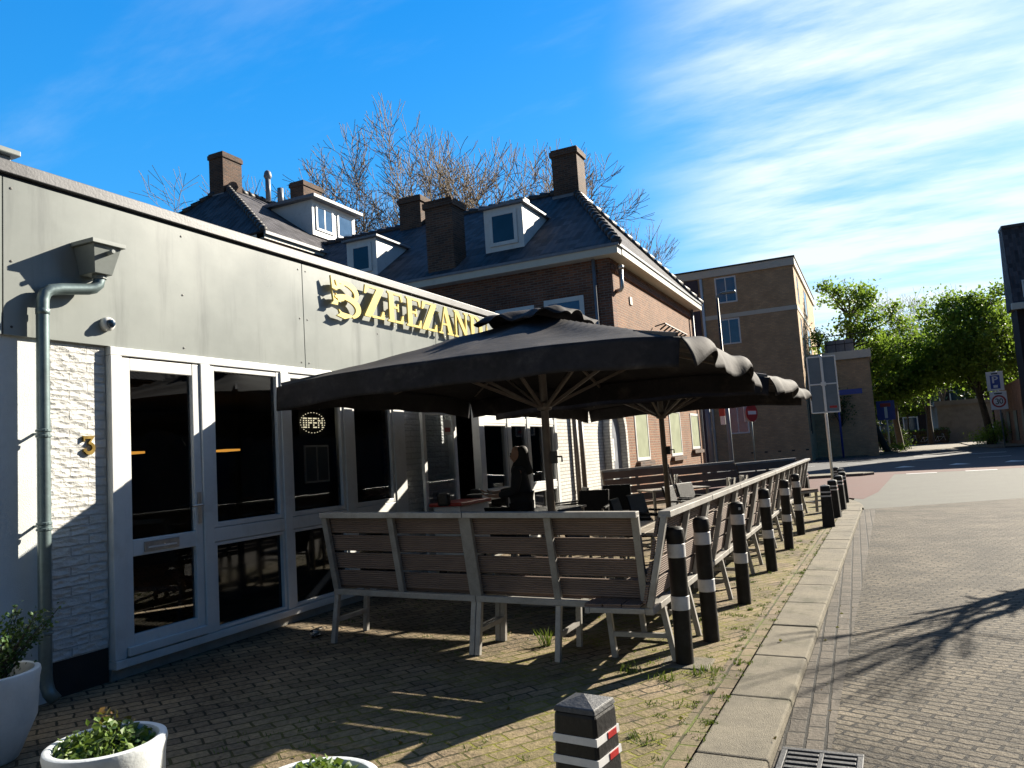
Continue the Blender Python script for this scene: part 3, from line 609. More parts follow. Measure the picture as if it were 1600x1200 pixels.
# ------------------------------------------------------------------ houses
def chimney(parent, x0, x1, y0, y1, z0, z1, cap=.05):
    m = MB().box(x0, x1, y0, y1, z0, z1-.22).box(x0-cap, x1+cap, y0-cap, y1+cap, z1-.22, z1-.06).box(x0-.01, x1+.01, y0-.01, y1+.01, z1-.06, z1)
    c = m.build('chimney', 'brick_chimney', parent, True); MB().box(x0-.04, x1+.04, y0-.04, y1+.04, z0-.05, z0+.18).build('lead_flashing', 'lead', c, True) if z0 > 6.6 else None
    return c
def hip_caps(parent, segs):
    m = MB(); rnd = random.Random(3)
    for p, q in segs:
        p, q = Vector(p), Vector(q); L = (q-p).length; n = max(2, int(L/.36)); d = (q-p)/n
        for i in range(n):
            a = p+d*i; m.tube([a-d*.06+Vector((0, 0, .035)), a+d*.98+Vector((0, 0, .0))], [.125, .10], 7)
    return shade_auto(m.build('ridge_tiles', 'tile_plain', parent, True))
def xwin(parent, y0, y1, z0, z1, x, t=.08, fr='white_paint', gl='glass_house', bar=None, sill=True, face=1):
    """window in a wall that faces +x"""
    m = MB(); a, b = x-.06, x+.02
    m.box(a, b, y0, y0+t, z0, z1).box(a, b, y1-t, y1, z0, z1).box(a, b-.002, y0+t, y1-t, z0, z0+t).box(a, b-.002, y0+t, y1-t, z1-t, z1)
    if bar: m.box(a, b-.004, (y0+y1)/2-.03, (y0+y1)/2+.03, z0+t, z1-t)
    w = m.build('window', fr, parent, True, bevel=.006); MB().box(x-.05, x+.008, y0+t, y1-t, z0+t, z1-t).build('pane', gl, w, True)
    if sill: MB().box(x-.02, x+.11, y0-.08, y1+.08, z0-.13, z0-.02).build('sill', 'brick_chimney', w, True)
    return w
def ywin(parent, x0, x1, z0, z1, y, t=.08, fr='white_paint', gl='glass_house', bar=None, sill=None, hbar=None):
    """window in a wall that faces -y"""
    m = MB(); a, b = y-.02, y+.06
    m.box(x0, x0+t, a, b, z0, z1).box(x1-t, x1, a, b, z0, z1).box(x0+t, x1-t, a+.002, b, z0, z0+t).box(x0+t, x1-t, a+.002, b, z1-t, z1)
    if bar: m.box((x0+x1)/2-.03, (x0+x1)/2+.03, a+.004, b, z0+t, z1-t)
    if hbar: m.box(x0+t, x1-t, a+.004, b, hbar-.02, hbar+.02)
    w = m.build('window', fr, parent, True, bevel=.006); MB().box(x0+t, x1-t, y-.008, y+.05, z0+t, z1-t).build('pane', gl, w, True)
    if sill: MB().box(x0-.06, x1+.06, y-.09, y+.02, z0-.1, z0-.01).build('sill', sill, w, True)
    return w
def boxroof(name, parent, p, mat='tile', th=.07):
    p = [Vector(q) for q in p]; n = (p[1]-p[0]).cross(p[2]-p[0]).normalized()
    if n.z < 0: n = -n
    k = len(p); m = MB(); m.add(p+[q-n*th for q in p], [tuple(range(k)), tuple(reversed(range(k, 2*k)))]+[(i, (i+1) % k, k+(i+1) % k, k+i) for i in range(k)])
    return m.build(name, mat, parent, True)
HX, HY0, HY1 = -5.40, 17.6, 26.6
EZ = 6.35
ho = thing('corner_house', 'brown brick corner house with dark hipped tile roof, white dormers and tall chimneys', 'house', (HX, HY0, .1))
MB().box(HX-.3, HX, HY0+.3, HY1, 0, EZ).build('street_wall', 'brick_orange', ho, True)
MB().box(-20, HX+.0, HY0, HY0+.3, 0, EZ).build('side_wall', 'brick_dark', ho, True)
MB().box(-20, HX-.3, HY1-.3, HY1, 0, EZ).build('rear_wall', 'brick_dark', ho, True)
ov = .32; ex = HX+ov; ey0 = HY0-ov; ey1 = HY1+ov; rx = -7.75; ry = 22.1; rz = 9.72
def E_(x, y): return (x, y, EZ+.13)
boxroof('roof', ho, [E_(-22, ey0), E_(ex, ey0), (rx, ry, rz), (-22, ry, rz)])
boxroof('roof', ho, [E_(ex, ey0), E_(ex, ey1), (rx, ry, rz)])
boxroof('roof', ho, [E_(ex, ey1), E_(-22, ey1), (-22, ry, rz), (rx, ry, rz)])
hip_caps(ho, [(E_(ex, ey0), (rx, ry, rz)), (E_(ex, ey1), (rx, ry, rz)), ((-22, ry, rz), (rx, ry, rz))])
m = MB().box(-20, ex, ey0-.02, HY0, EZ-.12, EZ+.10).box(HX, ex+.02, HY0, ey1, EZ-.12, EZ+.098)
m.build('gutter_board', 'cream', ho, True, bevel=.01)
m = MB().box(-20, ex+.05, ey0-.06, ey0-.021, EZ+.06, EZ+.125).box(ex+.021, ex+.05, ey0-.02, ey1+.02, EZ+.06, EZ+.124); m.build('gutter', 'lead', ho, True)
m = MB()
for z_ in (EZ-.42,): m.box(HX, HX+.05, HY0+.05, HY1, z_, z_+.16)
m.build('brick_course', 'brick_dark', ho, True)
chimney(ho, -10.45, -9.62, HY0-.06, HY0+.62, 6.3, 8.62); chimney(ho, -14.0, -13.15, 21.8, 22.5, 9.3, 10.65); chimney(ho, -8.25, -7.42, 21.65, 22.35, 9.3, 10.95)
def dormer_y(x0, x1, z0, z1, yf, slope):
    yb = yf+(z1-z0)/slope+.12
    m = MB(); m.add([(x0, yf, z0), (x1, yf, z0), (x1, yf, z1), (x0, yf, z1), (x0, yb, z1), (x1, yb, z1)], [(0, 1, 2, 3), (0, 3, 4), (1, 5, 2), (3, 2, 5, 4), (0, 4, 5, 1)])
    d = m.build('dormer', 'white_paint', ho, True)
    MB().box(x0-.1, x1+.1, yf-.12, yb+.05, z1+.002, z1+.07).build('dormer_roof', 'lead', d, True, bevel=.01)
    w = ywin(d, x0+.16, x1-.16, z0+.16, z1-.12, yf-.03, t=.10, gl='glass_house'); return d
sl = (rz-EZ-.13)/(ry-ey0)
dormer_y(-8.98, -7.84, 7.04, 8.24, 18.15, sl); dormer_y(-13.55, -12.5, 7.04, 8.17, 18.15, sl)
ac = MB().box(-8.75, -8.0, 18.75, 19.1, 8.33, 8.62).build('air_conditioner', 'hopper', ho, True, bevel=.02)
MB().lathe([(.12, 0), (.12, .02), (.0, .02)], 16).xf(Matrix.Translation((-8.2, 18.73, 8.47)) @ Matrix.Rotation(R(90), 4, 'X')).build('fan_grille', 'black', ac, True)
ywin(ho, -8.55, -7.45, 4.2, 5.36, HY0, t=.10, gl='glass_sky', sill='cream'); ywin(ho, -7.18, -6.12, 4.2, 5.42, HY0, t=.12, gl='glass_sky', sill='cream')
for a, b, z_ in ((-8.6, -7.4, 5.38), (-7.23, -6.07, 5.44)):
    x = a; m = MB()
    while x < b-.05: m.box(x, x+.058, HY0-.012, HY0+.02, z_, z_+.21); x += .069
    m.build('soldier_course', 'brick_dark', ho, True)
shade_auto(MB().tube([(-5.78, HY0-.09, EZ-.1), (-5.78, HY0-.09, .2)], .045, 10).build('downpipe', 'lead', ho, True))
shade_auto(MB().tube([(HX+.09, HY1-.15, EZ-.1), (HX+.09, HY1-.15, .1)], .045, 10).build('downpipe', 'lead', ho, True))
shade_auto(MB().tube([(HX+.0, 17.95, 5.45), (HX+.12, 17.95, 5.47), (HX+.16, 17.95, 5.53), (HX+.16, 17.95, 6.0)], .055, 10).lathe([(.085, 0), (.085, .07), (.03, .12)], 12, (HX+.16, 17.95, 5.99)).build('flue_pipe', 'steel', ho, True))
MB().box(HX, HX+.03, 19.05, 19.25, 5.3, 5.5).build('air_vent', 'cream', ho, True)
xwin(ho, 18.62, 19.85, 1.28, 2.66, HX+.0, gl='blind'); xwin(ho, 25.05, 26.35, 1.45, 2.62, HX+.0, gl='blind'); xwin(ho, 22.2, 23.6, 1.3, 2.66, HX, gl='blind')
sb = MB().box(HX+.02, HX+.10, 21.2, 24.2, 3.9, 4.85).build('name_board', 'sign_white', ho, True, bevel=.01)
m = MB().tube([(HX+.05, 21.3, 5.0), (HX+.34, 21.3, 5.05), (HX+.34, 24.1, 5.05), (HX+.05, 24.1, 5.0)], .02, 6)
for k in range(7): m.tube([(HX+.34, 21.5+k*.42, 5.05), (HX+.14, 21.5+k*.42, 4.92)], .025, 6)
m.build('lamp_rail', 'sign_black', sb, True)
# white-painted lean-to wall with arched door between restaurant and house
AY0, AY1, ax_ = 16.25, 17.3, -5.395
wl = MB(); n = 12; arch = [(AY0, .1), (AY0, 1.95)]+[((AY0+AY1)/2-(AY1-AY0)/2*math.cos(math.pi*i/n), 1.95+.62*math.sin(math.pi*i/n)) for i in range(1, n)]+[(AY1, 1.95), (AY1, .1)]
door = thing('arched_door', 'blue grey round topped door in a deep arch of the white brick wall', 'door', (ax_, 16.8, .1))
m = MB(); m.prism([(y, z) for y, z in arch], lambda u, v, d: (ax_+d, u, v), -.0, .012); m.build('door_recess', 'lead', door, True)
ring = MB(); k = len(arch)
ou = [(AY0-.14, .1), (AY0-.14, 1.97)]+[((AY0+AY1)/2-((AY1-AY0)/2+.14)*math.cos(math.pi*i/n), 1.97+.76*math.sin(math.pi*i/n)) for i in range(1, n)]+[(AY1+.14, 1.97), (AY1+.14, .1)]
for i in range(k-1):
    a, b, c, d = arch[i], arch[i+1], ou[i+1], ou[i]
    ring.hexa([(ax_, a[0], a[1]), (ax_, b[0], b[1]), (ax_, c[0], c[1]), (ax_, d[0], d[1]), (ax_+.16, a[0], a[1]), (ax_+.16, b[0], b[1]), (ax_+.16, c[0], c[1]), (ax_+.16, d[0], d[1])])
ring.build('arch_surround', 'white_brick_far', door, True)
MB().box(ax_+.013, ax_+.03, 16.45, 16.75, 1.35, 1.85).build('notice', 'paper', door, True)
m = MB(); m.prism(arcpoly(.5, .5, .2, .3, .12, 30, 330, 12), lambda u, v, d: (ax_+.031+d, 16.45+u*.3, 1.35+v*.5), 0, .002); m.build('notice_print', 'sign_black', door, True)
tag(shade_auto(MB().tube([(-5.33, 14.55, 2.66), (-5.33, 14.55, .12)], .05, 10).tube([(-5.34, 14.25, 2.66), (-5.34, 14.25, .12)], .05, 10).build('wall_pipe', 'pole')), 'pair of brown drain pipes on the white wall left of the arched door', 'drain pipe')

# rear house
cx_, cy_, cz_ = -16.62, 18.07, 9.13
rh = thing('rear_house', 'red brick house with dark tiled hip roof behind the restaurant, big chimney at its apex', 'house', (cx_, cy_, 0))
MB().box(cx_-8.2, cx_-.3, cy_+.3, 34, 0, cz_-.1).build('wall', 'brick_orange', rh, True)
ap, ap2 = (-21.25, 21.2, 12.45), (-21.25, 31, 12.45)
boxroof('roof', rh, [(cx_, cy_, cz_), (cx_, 34.3, cz_), ap2, ap]); boxroof('roof', rh, [(-25, cy_, cz_), (cx_, cy_, cz_), ap]); boxroof('roof', rh, [(-25, 34.3, cz_), (-25, cy_, cz_), ap, ap2])
hip_caps(rh, [((cx_, cy_, cz_), ap), ((-25, cy_, cz_), ap), (ap, ap2)])
m = MB().box(cx_-8.4, cx_, cy_, cy_+.3, cz_-.22, cz_-.08).box(cx_-.3, cx_+.02, cy_, 34.3, cz_-.24, cz_-.08); m.build('gutter_board', 'cream', rh, True)
MB().box(cx_+.021, cx_+.1, cy_-.02, 34.3, cz_-.12, cz_-.02).build('gutter', 'lead', rh, True)
chimney(rh, -21.75, -21.05, 20.85, 21.8, 11.9, 13.7, .04); chimney(rh, -20.95, -20.25, 24.4, 25.6, 11.9, 13.5, .04)
shade_auto(MB().tube([(-20.4, 22.5, 12.1), (-20.4, 22.5, 13.0)], .1, 10).lathe([(.1, 0), (.16, .12), (.12, .3), (.06, .36)], 10, (-20.4, 22.5, 12.95)).build('flue_pipe', 'lead', rh, True))
shade_auto(MB().tube([(-20.5, 23.3, 12.1), (-20.5, 23.3, 12.85)], .12, 10).build('flue_pipe', 'lead', rh, True))
xf_ = -18.1
m = MB(); y0, y1, z0, z1 = 22.25, 24.85, 10.28, 11.62; xb = -20.4
m.box(xb, xf_, y0, y1, z0, z1); d = m.build('dormer', 'white_paint', rh, True)
MB().box(xb-.1, xf_+.28, y0-.22, y1+.22, z1+.002, z1+.14).build('dormer_roof', 'lead', d, True, bevel=.02)
xwin(d, y0+.18, y0+1.2, z0+.22, z1-.16, xf_+.02, t=.09, gl='glass_sky', bar=True, sill=False); xwin(d, y0+1.45, y1-.15, z0+.22, z1-.16, xf_+.02, t=.09, gl='glass_sky', sill=False)

# apartment block at the crossing
AX, AY = -4.05, 56.0
ab = thing('apartment_block', 'four storey tan brick apartment block with white roof edge and floor band', 'apartment block', (AX, AY, 0))
MB().box(-30, AX, AY, AY+19, -.1, 13.55).build('wall', 'brick_tan', ab, True)
MB().box(-30, AX+.12, AY-.12, AY+19.1, 13.55, 14.1).build('roof_edge', 'cream', ab, True, bevel=.02)
MB().box(-30, AX+.18, AY-.18, AY+19.1, 14.1, 14.2).build('roof_trim', 'sign_black', ab, True)
MB().box(-10.35, AX+.04, AY-.04, AY, 10.45, 10.75).box(AX, AX+.04, AY, AY+19, 10.45, 10.75).build('floor_band', 'cream', ab, True)
MB().box(-12.3, -10.65, AY-.05, AY, 0, 13.5).build('stair_window', 'panel_purple', ab, True)
shade_auto(MB().tube([(-10.42, AY-.1, 13.5), (-10.42, AY-.1, 0)], .1, 10).build('downpipe', 'sign_white', ab, True))
for z0, z1 in ((11.55, 13.45), (8.55, 10.4), (5.4, 7.3), (2.15, 4.1)):
    ywin(ab, -9.45, -7.95, z0, z1, AY, t=.1, fr='sign_white', gl='glass_sky', bar=True)
for z0 in (11.2, 8.1, 5.0, 1.8):
    xwin(ab, 58.0, 58.9, z0, z0+2.0, AX, gl='glass_house', fr='sign_black', sill=False)
    xwin(ab, 64.0, 66.4, z0, z0+2.0, AX, gl='glass_house', fr='sign_black', sill=False)
m = MB().box(-5.7, -4.35, AY-.03, AY, 4.62, 4.9); ns = m.build('street_name_plate', 'blue_sign', ab, True)
m = MB(); rnd = random.Random(2); x = -5.6
while x < -4.5: w_ = rnd.uniform(.03, .08); m.box(x, x+w_, AY-.036, AY-.031, 4.70, 4.70+rnd.choice((.09, .09, .13))); x += w_+.025
m.build('faded_lettering', 'sign_white', ns, True)
m = MB()
for k in range(6): m.box(-9.3+k*.42, -9.05+k*.42, AY-.012, AY, 4.75, 4.84)
for k in range(5): m.box(-8+k*.9, -7.8+k*.9, AY-.012, AY, .7, .8)
m.build('air_brick', 'sign_black', ab, True)
MB().box(-3.98, -3.9, AY+.6, AY+.9, 2.0, 5.0).build('wall_lamp_cable', 'sign_black', ab, True)
an = thing('annex', 'two storey brick wing with flat roof and roof terrace right of the apartment block', 'annex', (AX, 62, 0))
MB().box(AX, .1, 62, 73, -.1, 7.15).build('wall', 'brick_tan', an, True)
MB().box(AX+.02, .25, 61.8, 73, 7.15, 7.75).build('roof_edge', 'cream', an, True, bevel=.02)
m = MB()
for k in range(7): m.box(AX+.1+k*.62, AX+.15+k*.62, 61.95, 62.0, 7.75, 9.0)
for z_ in (8.3, 8.98): m.box(AX+.05, .15, 61.94, 62.01, z_, z_+.06)
m.build('terrace_railing', 'sign_black', an, True)
MB().box(AX+1.2, AX+3.2, 62.4, 63.0, 7.75, 8.7).build('planter_box', 'lead', an, True)
# dark building on the right
bd = thing('dark_brick_building', 'tall dark brick building with steep tiled roof cut by the right edge', 'building', (9.4, 62, 0))
MB().box(9.55, 40, 62, 64.5, -.1, 9.4).build('wall', 'brick_black', bd, True)
m = MB(); m.add([(9.35, 61.7, 9.5), (40, 61.7, 9.5), (40, 64.8, 9.5), (9.35, 64.8, 9.5), (9.35, 62.6, 15.2), (40, 62.6, 15.2), (40, 63.9, 15.2), (9.35, 63.9, 15.2)], [(0, 3, 2, 1), (4, 5, 6, 7), (0, 1, 5, 4), (1, 2, 6, 5), (2, 3, 7, 6), (3, 0, 4, 7)]); m.build('roof', 'tile', bd, True)
MB().box(9.2, 40, 61.4, 61.7, 9.3, 9.75).build('gutter_board', 'cream', bd, True, bevel=.02)
MB().box(9.33, 40.1, 62.5, 64.0, 15.2, 15.4).build('roof_ridge', 'tile_plain', bd, True)
for x, z0, z1 in ((9.95, 5.0, 7.4), (10.75, 5.0, 7.6), (11.6, 5.0, 7.6), (10.0, 10.1, 11.3), (10.5, 10.1, 11.5), (11.6, 1.2, 3.2)):
    ywin(bd, x, x+.42, z0, z1, 61.98 if z1 < 9 else 61.75, t=.11, gl='glass_house')
cn = MB().box(9.9, 11.6, 60.9, 62, 3.6, 4.1).build('door_canopy', 'concrete', bd, True, bevel=.02)
sg = MB().lathe([(.62, 0), (.62, .1), (0, .1)], 24).xf(Matrix.Translation((10.9, 61.0, 4.7)) @ Matrix.Rotation(R(90), 4, 'X')).build('round_sign', 'zinc', bd, True)
wg = thing('low_brick_wing', 'low brown brick wing with lean roof left of the dark building', 'annex', (9.8, 66, 0))
m = MB(); m.add([(9.9, 64.9, 0), (22, 64.9, 0), (22, 82, 0), (9.9, 82, 0), (9.9, 64.9, 4.9), (22, 64.9, 7.5), (22, 82, 7.5), (9.9, 82, 4.6)], [(0, 3, 2, 1), (4, 5, 6, 7), (0, 1, 5, 4), (1, 2, 6, 5), (2, 3, 7, 6), (3, 0, 4, 7)]); m.build('wall', 'brick_dark', wg, True)
for k in range(4): MB().box(9.84, 9.9, 66+k*3.6, 67.4+k*3.6, .3, 2.6).build('garage_door', 'sign_black', wg, True)
# concrete garage, far house and hedge at the end of the side street
gr = thing('concrete_garage', 'low stained concrete garage with pale roof edge behind the street trees', 'garage', (8, 100, 0))
MB().box(6.4, 16, 98, 108, -.1, 4.1).build('wall', 'concrete', gr, True); MB().box(6.2, 16.2, 97.7, 108, 4.1, 4.6).build('roof_edge', 'concrete', gr, True)
fh = thing('far_house', 'dark brick house with white window frames at the end of the side street', 'house', (2, 128, 0))
MB().box(-12, 30, 128, 138, -.1, 8.5).build('wall', 'brick_black', fh, True)
boxroof('roof', fh, [(-12.4, 127.6, 8.5), (30.4, 127.6, 8.5), (30.4, 133, 12.5), (-12.4, 133, 12.5)]); boxroof('roof', fh, [(-12.4, 138.4, 8.5), (30.4, 138.4, 8.5), (30.4, 133, 12.5), (-12.4, 133, 12.5)])
for k in range(8):
    ywin(fh, -2.6+k*3.2, -.6+k*3.2, 1.2, 3.6, 128, t=.16, gl='glass_house'); ywin(fh, -2.6+k*3.2, -.6+k*3.2, 5, 7, 128, t=.16, gl='glass_house')
# terraced houses across the brick road (seen in the shop glass only)
oh = thing('opposite_terrace', 'dark brick terrace on the other side of the brick road', 'house', (15, 0, 0))
MB().box(15.5, 24, -16, 48, -.1, 5.6).build('wall', 'brick_dark', oh, True)
boxroof('roof', oh, [(15.2, -16.3, 5.6), (15.2, 48.3, 5.6), (19.7, 48.3, 8.4), (19.7, -16.3, 8.4)]); boxroof('roof', oh, [(24.3, -16.3, 5.6), (24.3, 48.3, 5.6), (19.7, 48.3, 8.4), (19.7, -16.3, 8.4)])
for k in range(13):
    m = MB().box(15.44, 15.5, -13+k*4.6, -11+k*4.6, 1, 2.6).build('window', 'glass_house', oh, True)
#PART3
# ------------------------------------------------------------------ benches
def make_bench(L, rear_legs=(-1, 1), wood='deck', label='', group=None):
    t = thing('bench', label, 'bench', group=group); h = L/2
    def bp(z): return .07-(z-.44)*.24          # y of the leaning back at height z (outer face leans out, -y)
    m = MB()
    for x in (-h+.022, 0, h-.022): m.beam((x, bp(.46), .46), (x, bp(1.11), 1.11), .042, .055, (1, 0, 0))
    m.box(-h, h, bp(.44)-.03, bp(.44)+.03, .41, .458)
    m.box(-h, h, bp(1.13)-.045, bp(1.13)+.045, 1.095, 1.14)
    for x in (-h+.022, h-.022): m.box(x-.021, x+.021, bp(.44)+.031, .52, .415, .455)
    m.box(-h, h, .521, .56, .41, .455)
    m.build('frame', 'galv', t, bevel=.004)
    b = MB(); z = .485; bh = .138; gap = .019
    for k in range(4):
        z0, z1 = z+k*(bh+gap), z+k*(bh+gap)+bh
        for sx in ((-h+.006, h-.006),):
            o0, o1 = .030, .056
            b.hexa([(sx[0], bp(z0)+o0, z0), (sx[1], bp(z0)+o0, z0), (sx[1], bp(z0)+o1, z0), (sx[0], bp(z0)+o1, z0), (sx[0], bp(z1)+o0, z1), (sx[1], bp(z1)+o0, z1), (sx[1], bp(z1)+o1, z1), (sx[0], bp(z1)+o1, z1)])
    b.build('backrest', wood, t, bevel=.003)
    b = MB()
    for k in range(3): b.box(-h+.004, h-.004, .135+k*.145, .135+k*.145+.135, .457, .483)
    b.build('seat', wood, t, bevel=.003)
    for s in rear_legs:
        x = s*(h-.022)
        MB().beam((x, .07, .41), (x, .0, 0), .042, .045, (1, 0, 0)).build('leg', 'galv', t, bevel=.004)
        MB().beam((x, .50, .41), (x, .47, .0), .042, .045, (1, 0, 0)).build('leg', 'galv', t, bevel=.004)
        MB().box(x-.016, x+.016, .04, .475, .17, .205).build('stretcher', 'galv', t)
    return t
tilt = math.atan(.025)
GB = 'slatted wooden benches with grey steel frames around the terrace'
fb1 = make_bench(1.42, (-1, 1), 'deck', 'near bench seen from behind, the one beside the shop windows', GB)
fb1.location = (-3.77, 5.53, gz(-3.77)); fb1.rotation_euler = (0, tilt, 0)
fb2 = make_bench(1.42, (-1, 0), 'deck', 'near bench seen from behind, at the terrace corner by the bollards', GB)
fb2.location = (-2.345, 5.53, gz(-2.345)); fb2.rotation_euler = (0, tilt, 0)
rb = make_bench(1.53, (-.55, .55), 'deck', '', GB)
for i in range(8):
    o = rb if i == 0 else clone(rb)
    o.location = (-1.505+.004*i, 5.42+.78+i*1.55, .004); o.rotation_euler = (0, 0, R(90)-R(.15))
    o['label'] = 'wooden bench with its back to the bollards, ' + ('nearest' if i == 0 else ORD[i] if i < 7 else 'farthest') + ' of the street side row'
p0, p1 = Vector((-5.0, 14.75, 0)), Vector((-1.55, 17.75, 0)); dd = (p1-p0); ang = math.atan2(dd.y, dd.x)
bb = make_bench(dd.length/3-.02, (-1, 1), 'darkwood', '', GB)
for i in range(3):
    o = bb if i == 0 else clone(bb); q = p0+dd*((i+.5)/3)
    o.location = (q.x, q.y, gz(q.x)); o.rotation_euler = (0, tilt*.7, ang+math.pi)
    o['label'] = ['dark wooden bench facing the camera, nearest the white wall', 'dark wooden bench facing the camera, middle of the three at the far end', 'dark wooden bench facing the camera in the far street side corner'][i]

# ------------------------------------------------------------------ parasols
def make_parasol(label, seed, group):
    t = thing('parasol', label, 'parasol', group=group); rnd = random.Random(seed)
    hw, zr_, za = 1.95, 2.42, 3.07; n = 40
    ph = [rnd.uniform(0, 6.28) for _ in range(8)]
    def zc(u, v):
        r = max(abs(u), abs(v)); s = min(abs(u), abs(v))/(r+1e-6)
        sag = -.035*math.sin(math.pi*min(1, r))*math.sin(math.pi*s)
        wr = .010*math.sin(7*u+ph[0]+3*v)*math.sin(5*v+ph[1])+.006*math.sin(17*u+11*v+ph[2])
        return za-(za-zr_)*(r**.93)-.065*(s**4)*r*r+sag+wr*min(1, 3*(1.05-r))
    m = MB(); vs = []; fs = []
    for j in range(n+1):
        for i in range(n+1):
            u, v = -1+2*i/n, -1+2*j/n; vs.append((u*hw, v*hw, zc(u, v)))
    for j in range(n):
        for i in range(n): fs.append((j*(n+1)+i, j*(n+1)+i+1, (j+1)*(n+1)+i+1, (j+1)*(n+1)+i))
    m.add(vs, fs); o = m.build('canopy', 'canvas', t, smooth=True); sd = o.modifiers.new('cloth', 'SOLIDIFY'); sd.thickness = .006; sd.offset = -1
    # hanging valance on four sides; the street side lifts and flutters in the wind
    for side in range(4):
        m = MB(); vs = []; fs = []; k = 64; rows = 7
        for i in range(k+1):
            u = -1+2*i/k
            for r_ in range(rows+1):
                d = r_/rows
                uu, vv = [(u, -1), (1, u), (-u, 1), (-1, -u)][side]
                z = zc(max(-1, min(1, uu)), max(-1, min(1, vv)))
                if side == 1:
                    w = math.sin(u*6.1+ph[3])*.6+math.sin(u*11.7+ph[4])*.4+math.sin(u*19+ph[7])*.2
                    th = R(52)+R(46)*w; out = dn = 0.0
                    for q in range(r_):
                        aa = th*(1.05-1.0*((q+.5)/rows)); out += math.sin(aa)*.225/rows; dn += math.cos(aa)*.25/rows
                    along = .035*math.sin(u*23+ph[5])*d
                else:
                    out = d*(.012+.016*math.sin(u*9+ph[side])+.010*math.sin(u*23+ph[5])); dn = d*(.235+.008*math.sin(u*12+ph[2])); along = 0
                ed = 1-.012*d*abs(u)**12
                n_ = [(0, -1), (1, 0), (0, 1), (-1, 0)][side]
                tt = [(1, 0), (0, 1), (-1, 0), (0, -1)][side]
                base = ((uu*hw if n_[0] == 0 else n_[0]*hw), (vv*hw if n_[1] == 0 else n_[1]*hw))
                vs.append((base[0]*(ed if n_[0] == 0 else 1)+n_[0]*(out+.003)+tt[0]*along, base[1]*(ed if n_[1] == 0 else 1)+n_[1]*(out+.003)+tt[1]*along, z-dn+.004))
        for i in range(k):
            for r_ in range(rows):
                a = i*(rows+1)+r_; fs.append((a, a+1, a+rows+2, a+rows+1))
        m.add(vs, fs); o = m.build('valance', 'canvas', t, smooth=True); sd = o.modifiers.new('cloth', 'SOLIDIFY'); sd.thickness = .006; sd.offset = 0
    # wind-crumpled vent cap
    m = MB(); vs = []; fs = []; k = 26
    for j in range(k+1):
        for i in range(k+1):
            u, v = -1+2*i/k, -1+2*j/k; r = max(abs(u), abs(v))
            z = 3.085-.05*r**2+.026*math.sin(6*u+ph[1])*math.sin(4*v+ph[2]+1)*(.3+r)+.02*math.sin(13*u-9*v+ph[4])*r-.055*max(0, r-.75)*4
            vs.append((u*.52*(1-.03*math.sin(9*v)), v*.52*(1-.04*math.sin(8*u+1)), z))
    for j in range(k):
        for i in range(k): fs.append((j*(k+1)+i, j*(k+1)+i+1, (j+1)*(k+1)+i+1, (j+1)*(k+1)+i))
    m.add(vs, fs); o = m.build('vent_cap', 'canvas', t, smooth=True); sd = o.modifiers.new('cloth', 'SOLIDIFY'); sd.thickness = .006
    m = MB().lathe([(.042, .04), (.042, 2.93), (.02, 3.0)], 20); shade_auto(m.build('pole', 'pole', t))
    MB().box(-.3, .3, -.3, .3, .0, .06).lathe([(.06, .06), (.055, .4)], 16).build('base', 'concrete', t, bevel=.01)
    hb = MB().lathe([(.045, 2.02), (.075, 2.03), (.085, 2.06), (.08, 2.10), (.045, 2.12)], 20).build('runner_hub', 'pole', t)
    MB().lathe([(.045, 2.88), (.08, 2.89), (.08, 2.96), (.045, 2.97)], 20).build('top_hub', 'pole', t)
    MB().box(.045, .10, -.03, .03, 1.45, 1.58).tube([(.10, 0, 1.52), (.16, 0, 1.52), (.16, 0, 1.46)], .01, 6).build('crank', 'black', t)
    for k in range(8):
        a = R(45*k); rr = hw*(math.sqrt(2) if k % 2 else 1)*.985; ux, uy = math.cos(a), math.sin(a)
        e = Vector((ux*rr, uy*rr, zr_-.035)); tp = Vector((ux*.08, uy*.08, 2.93))
        r_ = MB().beam(tp, e, .026, .034).build('rib', 'pole', t)
        f = .52; q = tp.lerp(e, f)
        MB().beam((ux*.08, uy*.08, 2.07), q-Vector((0, 0, .02)), .026, .032).build('strut', 'pole', r_)
    return t
GP = 'large square dark parasols on the terrace'
u1 = make_parasol('large dark square parasol over the near end of the terrace, its street side fluttering', 5, GP); u1.location = (-3.20, 7.65, gz(-3.2)); u1.rotation_euler = (0, 0, 0)
u2 = make_parasol('dark square parasol over the far end of the terrace, partly hidden behind the nearer one', 11, GP); u2.location = (-3.06, 12.1, gz(-2.95)-.02); u2.rotation_euler = (0, 0, R(-1))

# ------------------------------------------------------------------ bollards
def make_round(label, group):
    t = thing('round_bollard', label, 'bollard', group=group)
    m = MB().lathe([(.066, -.05), (.066, .90), (.068, .905), (.068, .955), (.063, .985), (.045, 1.0), (.0, 1.006)], 28)
    shade_auto(m.build('post', 'bollard', t)).modifiers.new('e', 'EDGE_SPLIT').split_angle = R(40)
    for z in (.40, .78):
        shade_auto(MB().lathe([(.0665, z), (.0682, z+.002), (.0682, z+.098), (.0665, z+.10)], 28).build('white_band', 'band', t)).modifiers.new('e', 'EDGE_SPLIT').split_angle = R(40)
    MB().box(-.012, .012, -.070, -.066, .925, .95).build('reflector', 'band', t)
    return t
GR = 'tall round black bollards with two white bands'
src = make_round('', GR)
rp = [(-1.43, 5.75), (-1.375, 6.47), (-1.34, 7.98), (-1.31, 9.98), (-1.30, 11.93), (-1.28, 13.7)]
rnd = random.Random(1)
